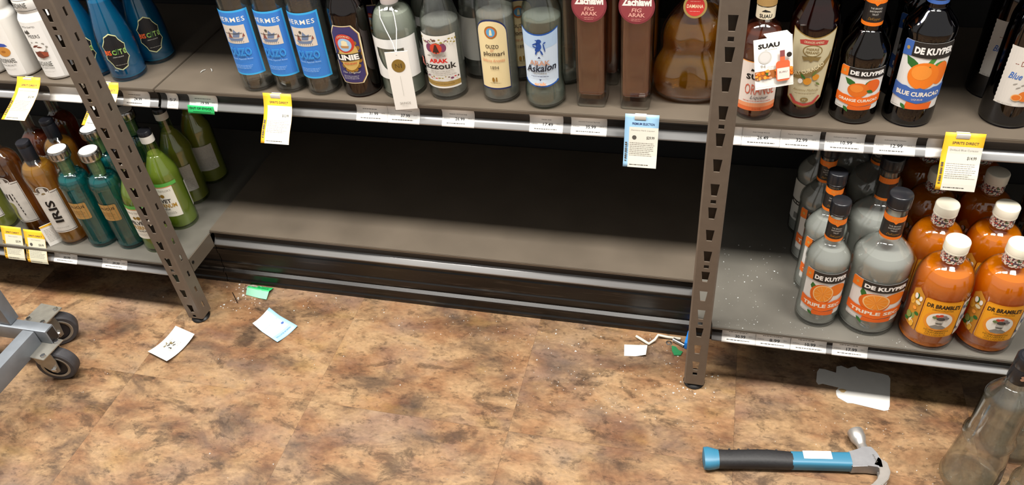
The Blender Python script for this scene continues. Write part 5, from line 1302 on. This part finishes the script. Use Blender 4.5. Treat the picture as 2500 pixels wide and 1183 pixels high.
for cx, cy, an in ((-0.850, -0.216, 14), (-0.925, -0.122, 40)):
    k = caster(cx, cy, an)
    pl_ = prism('mount_plate', [(cx + 0.90 + a, cy + 0.20 + b) for a, b in ((-0.034, -0.030), (0.030, -0.034), (0.034, 0.030), (-0.030, 0.034))], 0.097, 0.1005, GALV, ct, bevel=0.0008)
    for a, b in ((0.022, -0.024), (-0.022, -0.020), (0.024, 0.020)):
        o = lathe('bolt_head', [(0, 0), (0.006, 0), (0.006, 0.004), (0.0045, 0.0052), (0, 0.0052)], SIL, ct, 6, 20); o.location = (cx + 0.90 + a, cy + 0.20 + b, 0.1005)

# litter by the right post
CLR = pm('cfc8b8', 0.15, spec=0.7, name='crumpled_clear_plastic')
st = tube('plastic_strip', [(0, 0, 0.004), (0.014, -0.010, 0.006), (0.031, -0.019, 0.004), (0.043, -0.008, 0.008), (0.049, 0.006, 0.010), (0.070, 0.008, 0.005), (0.100, 0.008, 0.0045)], 0.0032, CLR, None, 8); st.location = (0.472, 0.127, 0); tag(st, 'bent strip of clear plastic on the floor near the right post', 'plastic')
tb = tube('metal_tube', [(0, 0, 0.006), (0.026, -0.014, 0.006)], 0.0048, SIL, None, 16); tb.location = (0.556, 0.129, 0); tag(tb, 'short shiny metal tube lying by the right post', 'tube')
ws = lathe('washer', [(0.004, 0.0), (0.0068, 0.0), (0.0068, 0.0018), (0.004, 0.0018), (0.004, 0.0)], SIL, None, 20, 30); ws.location = (0.547, 0.121, 0.0002); tag(ws, 'small round metal washer beside the metal tube', 'washer')
rnd = random.Random(11)
gp = prism('green_glass_piece', [(-0.012, 0.010), (-0.002, 0.008), (0.004, -0.002), (0.014, -0.004), (0.010, -0.016), (-0.004, -0.018), (-0.010, -0.006)], 0.0005, 0.0035, pm('2f7a4c', 0.15, spec=0.8, name='green_shard'), None, bevel=0.0006); gp.location = (0.566, 0.103, 0); tag(gp, 'jagged green glass fragment by the right post', 'glass shard')
bp = box('blue_wrapper', (-0.006, -0.020, 0), (0.006, 0.020, 0.022), pm('1f7fe0', 0.3, name='bright_blue_plastic'), None, 0.003); bp.location = (0.590, 0.128, 0.0004); bp.rotation_euler = (0, 0, R_(-8)); tag(bp, 'bright blue plastic bit just behind the right post', 'plastic')

# fine broken glass: too many crumbs to count
def shards(name, label, zones, mat):
    bm = bmesh.new()
    for (x0, x1, y0, y1, z, n, smin, smax) in zones:
        for _ in range(n):
            x, y = rnd.uniform(x0, x1), rnd.uniform(y0, y1); s = rnd.uniform(smin, smax) * (0.6 + 0.8 * rnd.random() ** 3)
            a = rnd.uniform(0, 6.28)
            vs_ = [bm.verts.new((x + s * math.cos(a + k * 2.1) * rnd.uniform(0.5, 1), y + s * math.sin(a + k * 2.1) * rnd.uniform(0.5, 1), z + 0.0002)) for k in range(3)]
            vs_.append(bm.verts.new((x, y, z + s * rnd.uniform(0.4, 0.9))))
            for f in ((0, 1, 2), (0, 1, 3), (1, 2, 3), (2, 0, 3)): bm.faces.new([vs_[i] for i in f])
    o = bmo(name, bm, mat); tag(o, label, 'glass crumbs', kind='stuff')
SH = pm('e2e6e4', 0.08, spec=1.0, name='glass_crumb')
shards('glass_crumbs', 'tiny bits of broken clear glass scattered over the floor', [(-0.60, 0.60, 0.06, 0.145, 0, 120, 0.001, 0.0024), (-0.58, -0.48, 0.05, 0.145, 0, 40, 0.002, 0.005), (0.2, 0.62, -0.12, 0.14, 0, 120, 0.001, 0.003), (-0.9, 1.1, -0.4, 0.1, 0, 120, 0.0008, 0.002), (0.56, 0.66, -0.03, 0.06, 0, 40, 0.0015, 0.004), (0.85, 1.1, -0.15, 0.06, 0, 50, 0.001, 0.0025)], SH)
shards('glass_crumbs', 'tiny bits of broken clear glass on the bare part of the low right shelf', [(0.62, 0.80, 0.05, 0.30, 0.1711, 90, 0.0008, 0.0022), (0.64, 1.0, 0.03, 0.06, 0.1711, 50, 0.0006, 0.0016)], SH)
sv = [tube('dark_sliver', [(0, 0, 0.001), (0.018, -0.018, 0.002), (0.034, -0.034, 0.001)], 0.0009, BLK, None, 6)]
sv[0].location = (-0.572, 0.112, 0.0003); tag(sv[0], 'thin dark sliver on the floor right of the left post', 'sliver')
gr_ = prism('grey_rubble', [(-0.016, -0.006), (-0.004, -0.010), (0.014, -0.006), (0.018, 0.004), (0.004, 0.009), (-0.012, 0.006)], 0.0003, 0.006, pm('8c857a', 0.8, noise=0.3, nscale=120, bump=0.4, name='rubble_grey'), None, bevel=0.0015); gr_.location = (-0.528, 0.136, 0); tag(gr_, 'small grey crumb of rubble against the kick plate', 'rubble')
for k, (x, y, an) in enumerate(((-0.535, 0.262, 70), (-0.517, 0.268, -50))):
    g = tube('glass_sliver', [(-0.007, 0, 0.0012), (0, 0.001, 0.0022), (0.007, 0, 0.0012)], 0.0008, SH, None, 6); g.location = (x, y, ZU); g.rotation_euler = (0, 0, R_(an))
    tag(g, ('left' if k == 0 else 'right') + ' of two clear glass slivers on the bare upper shelf', 'sliver', 'glass slivers on the upper shelf')
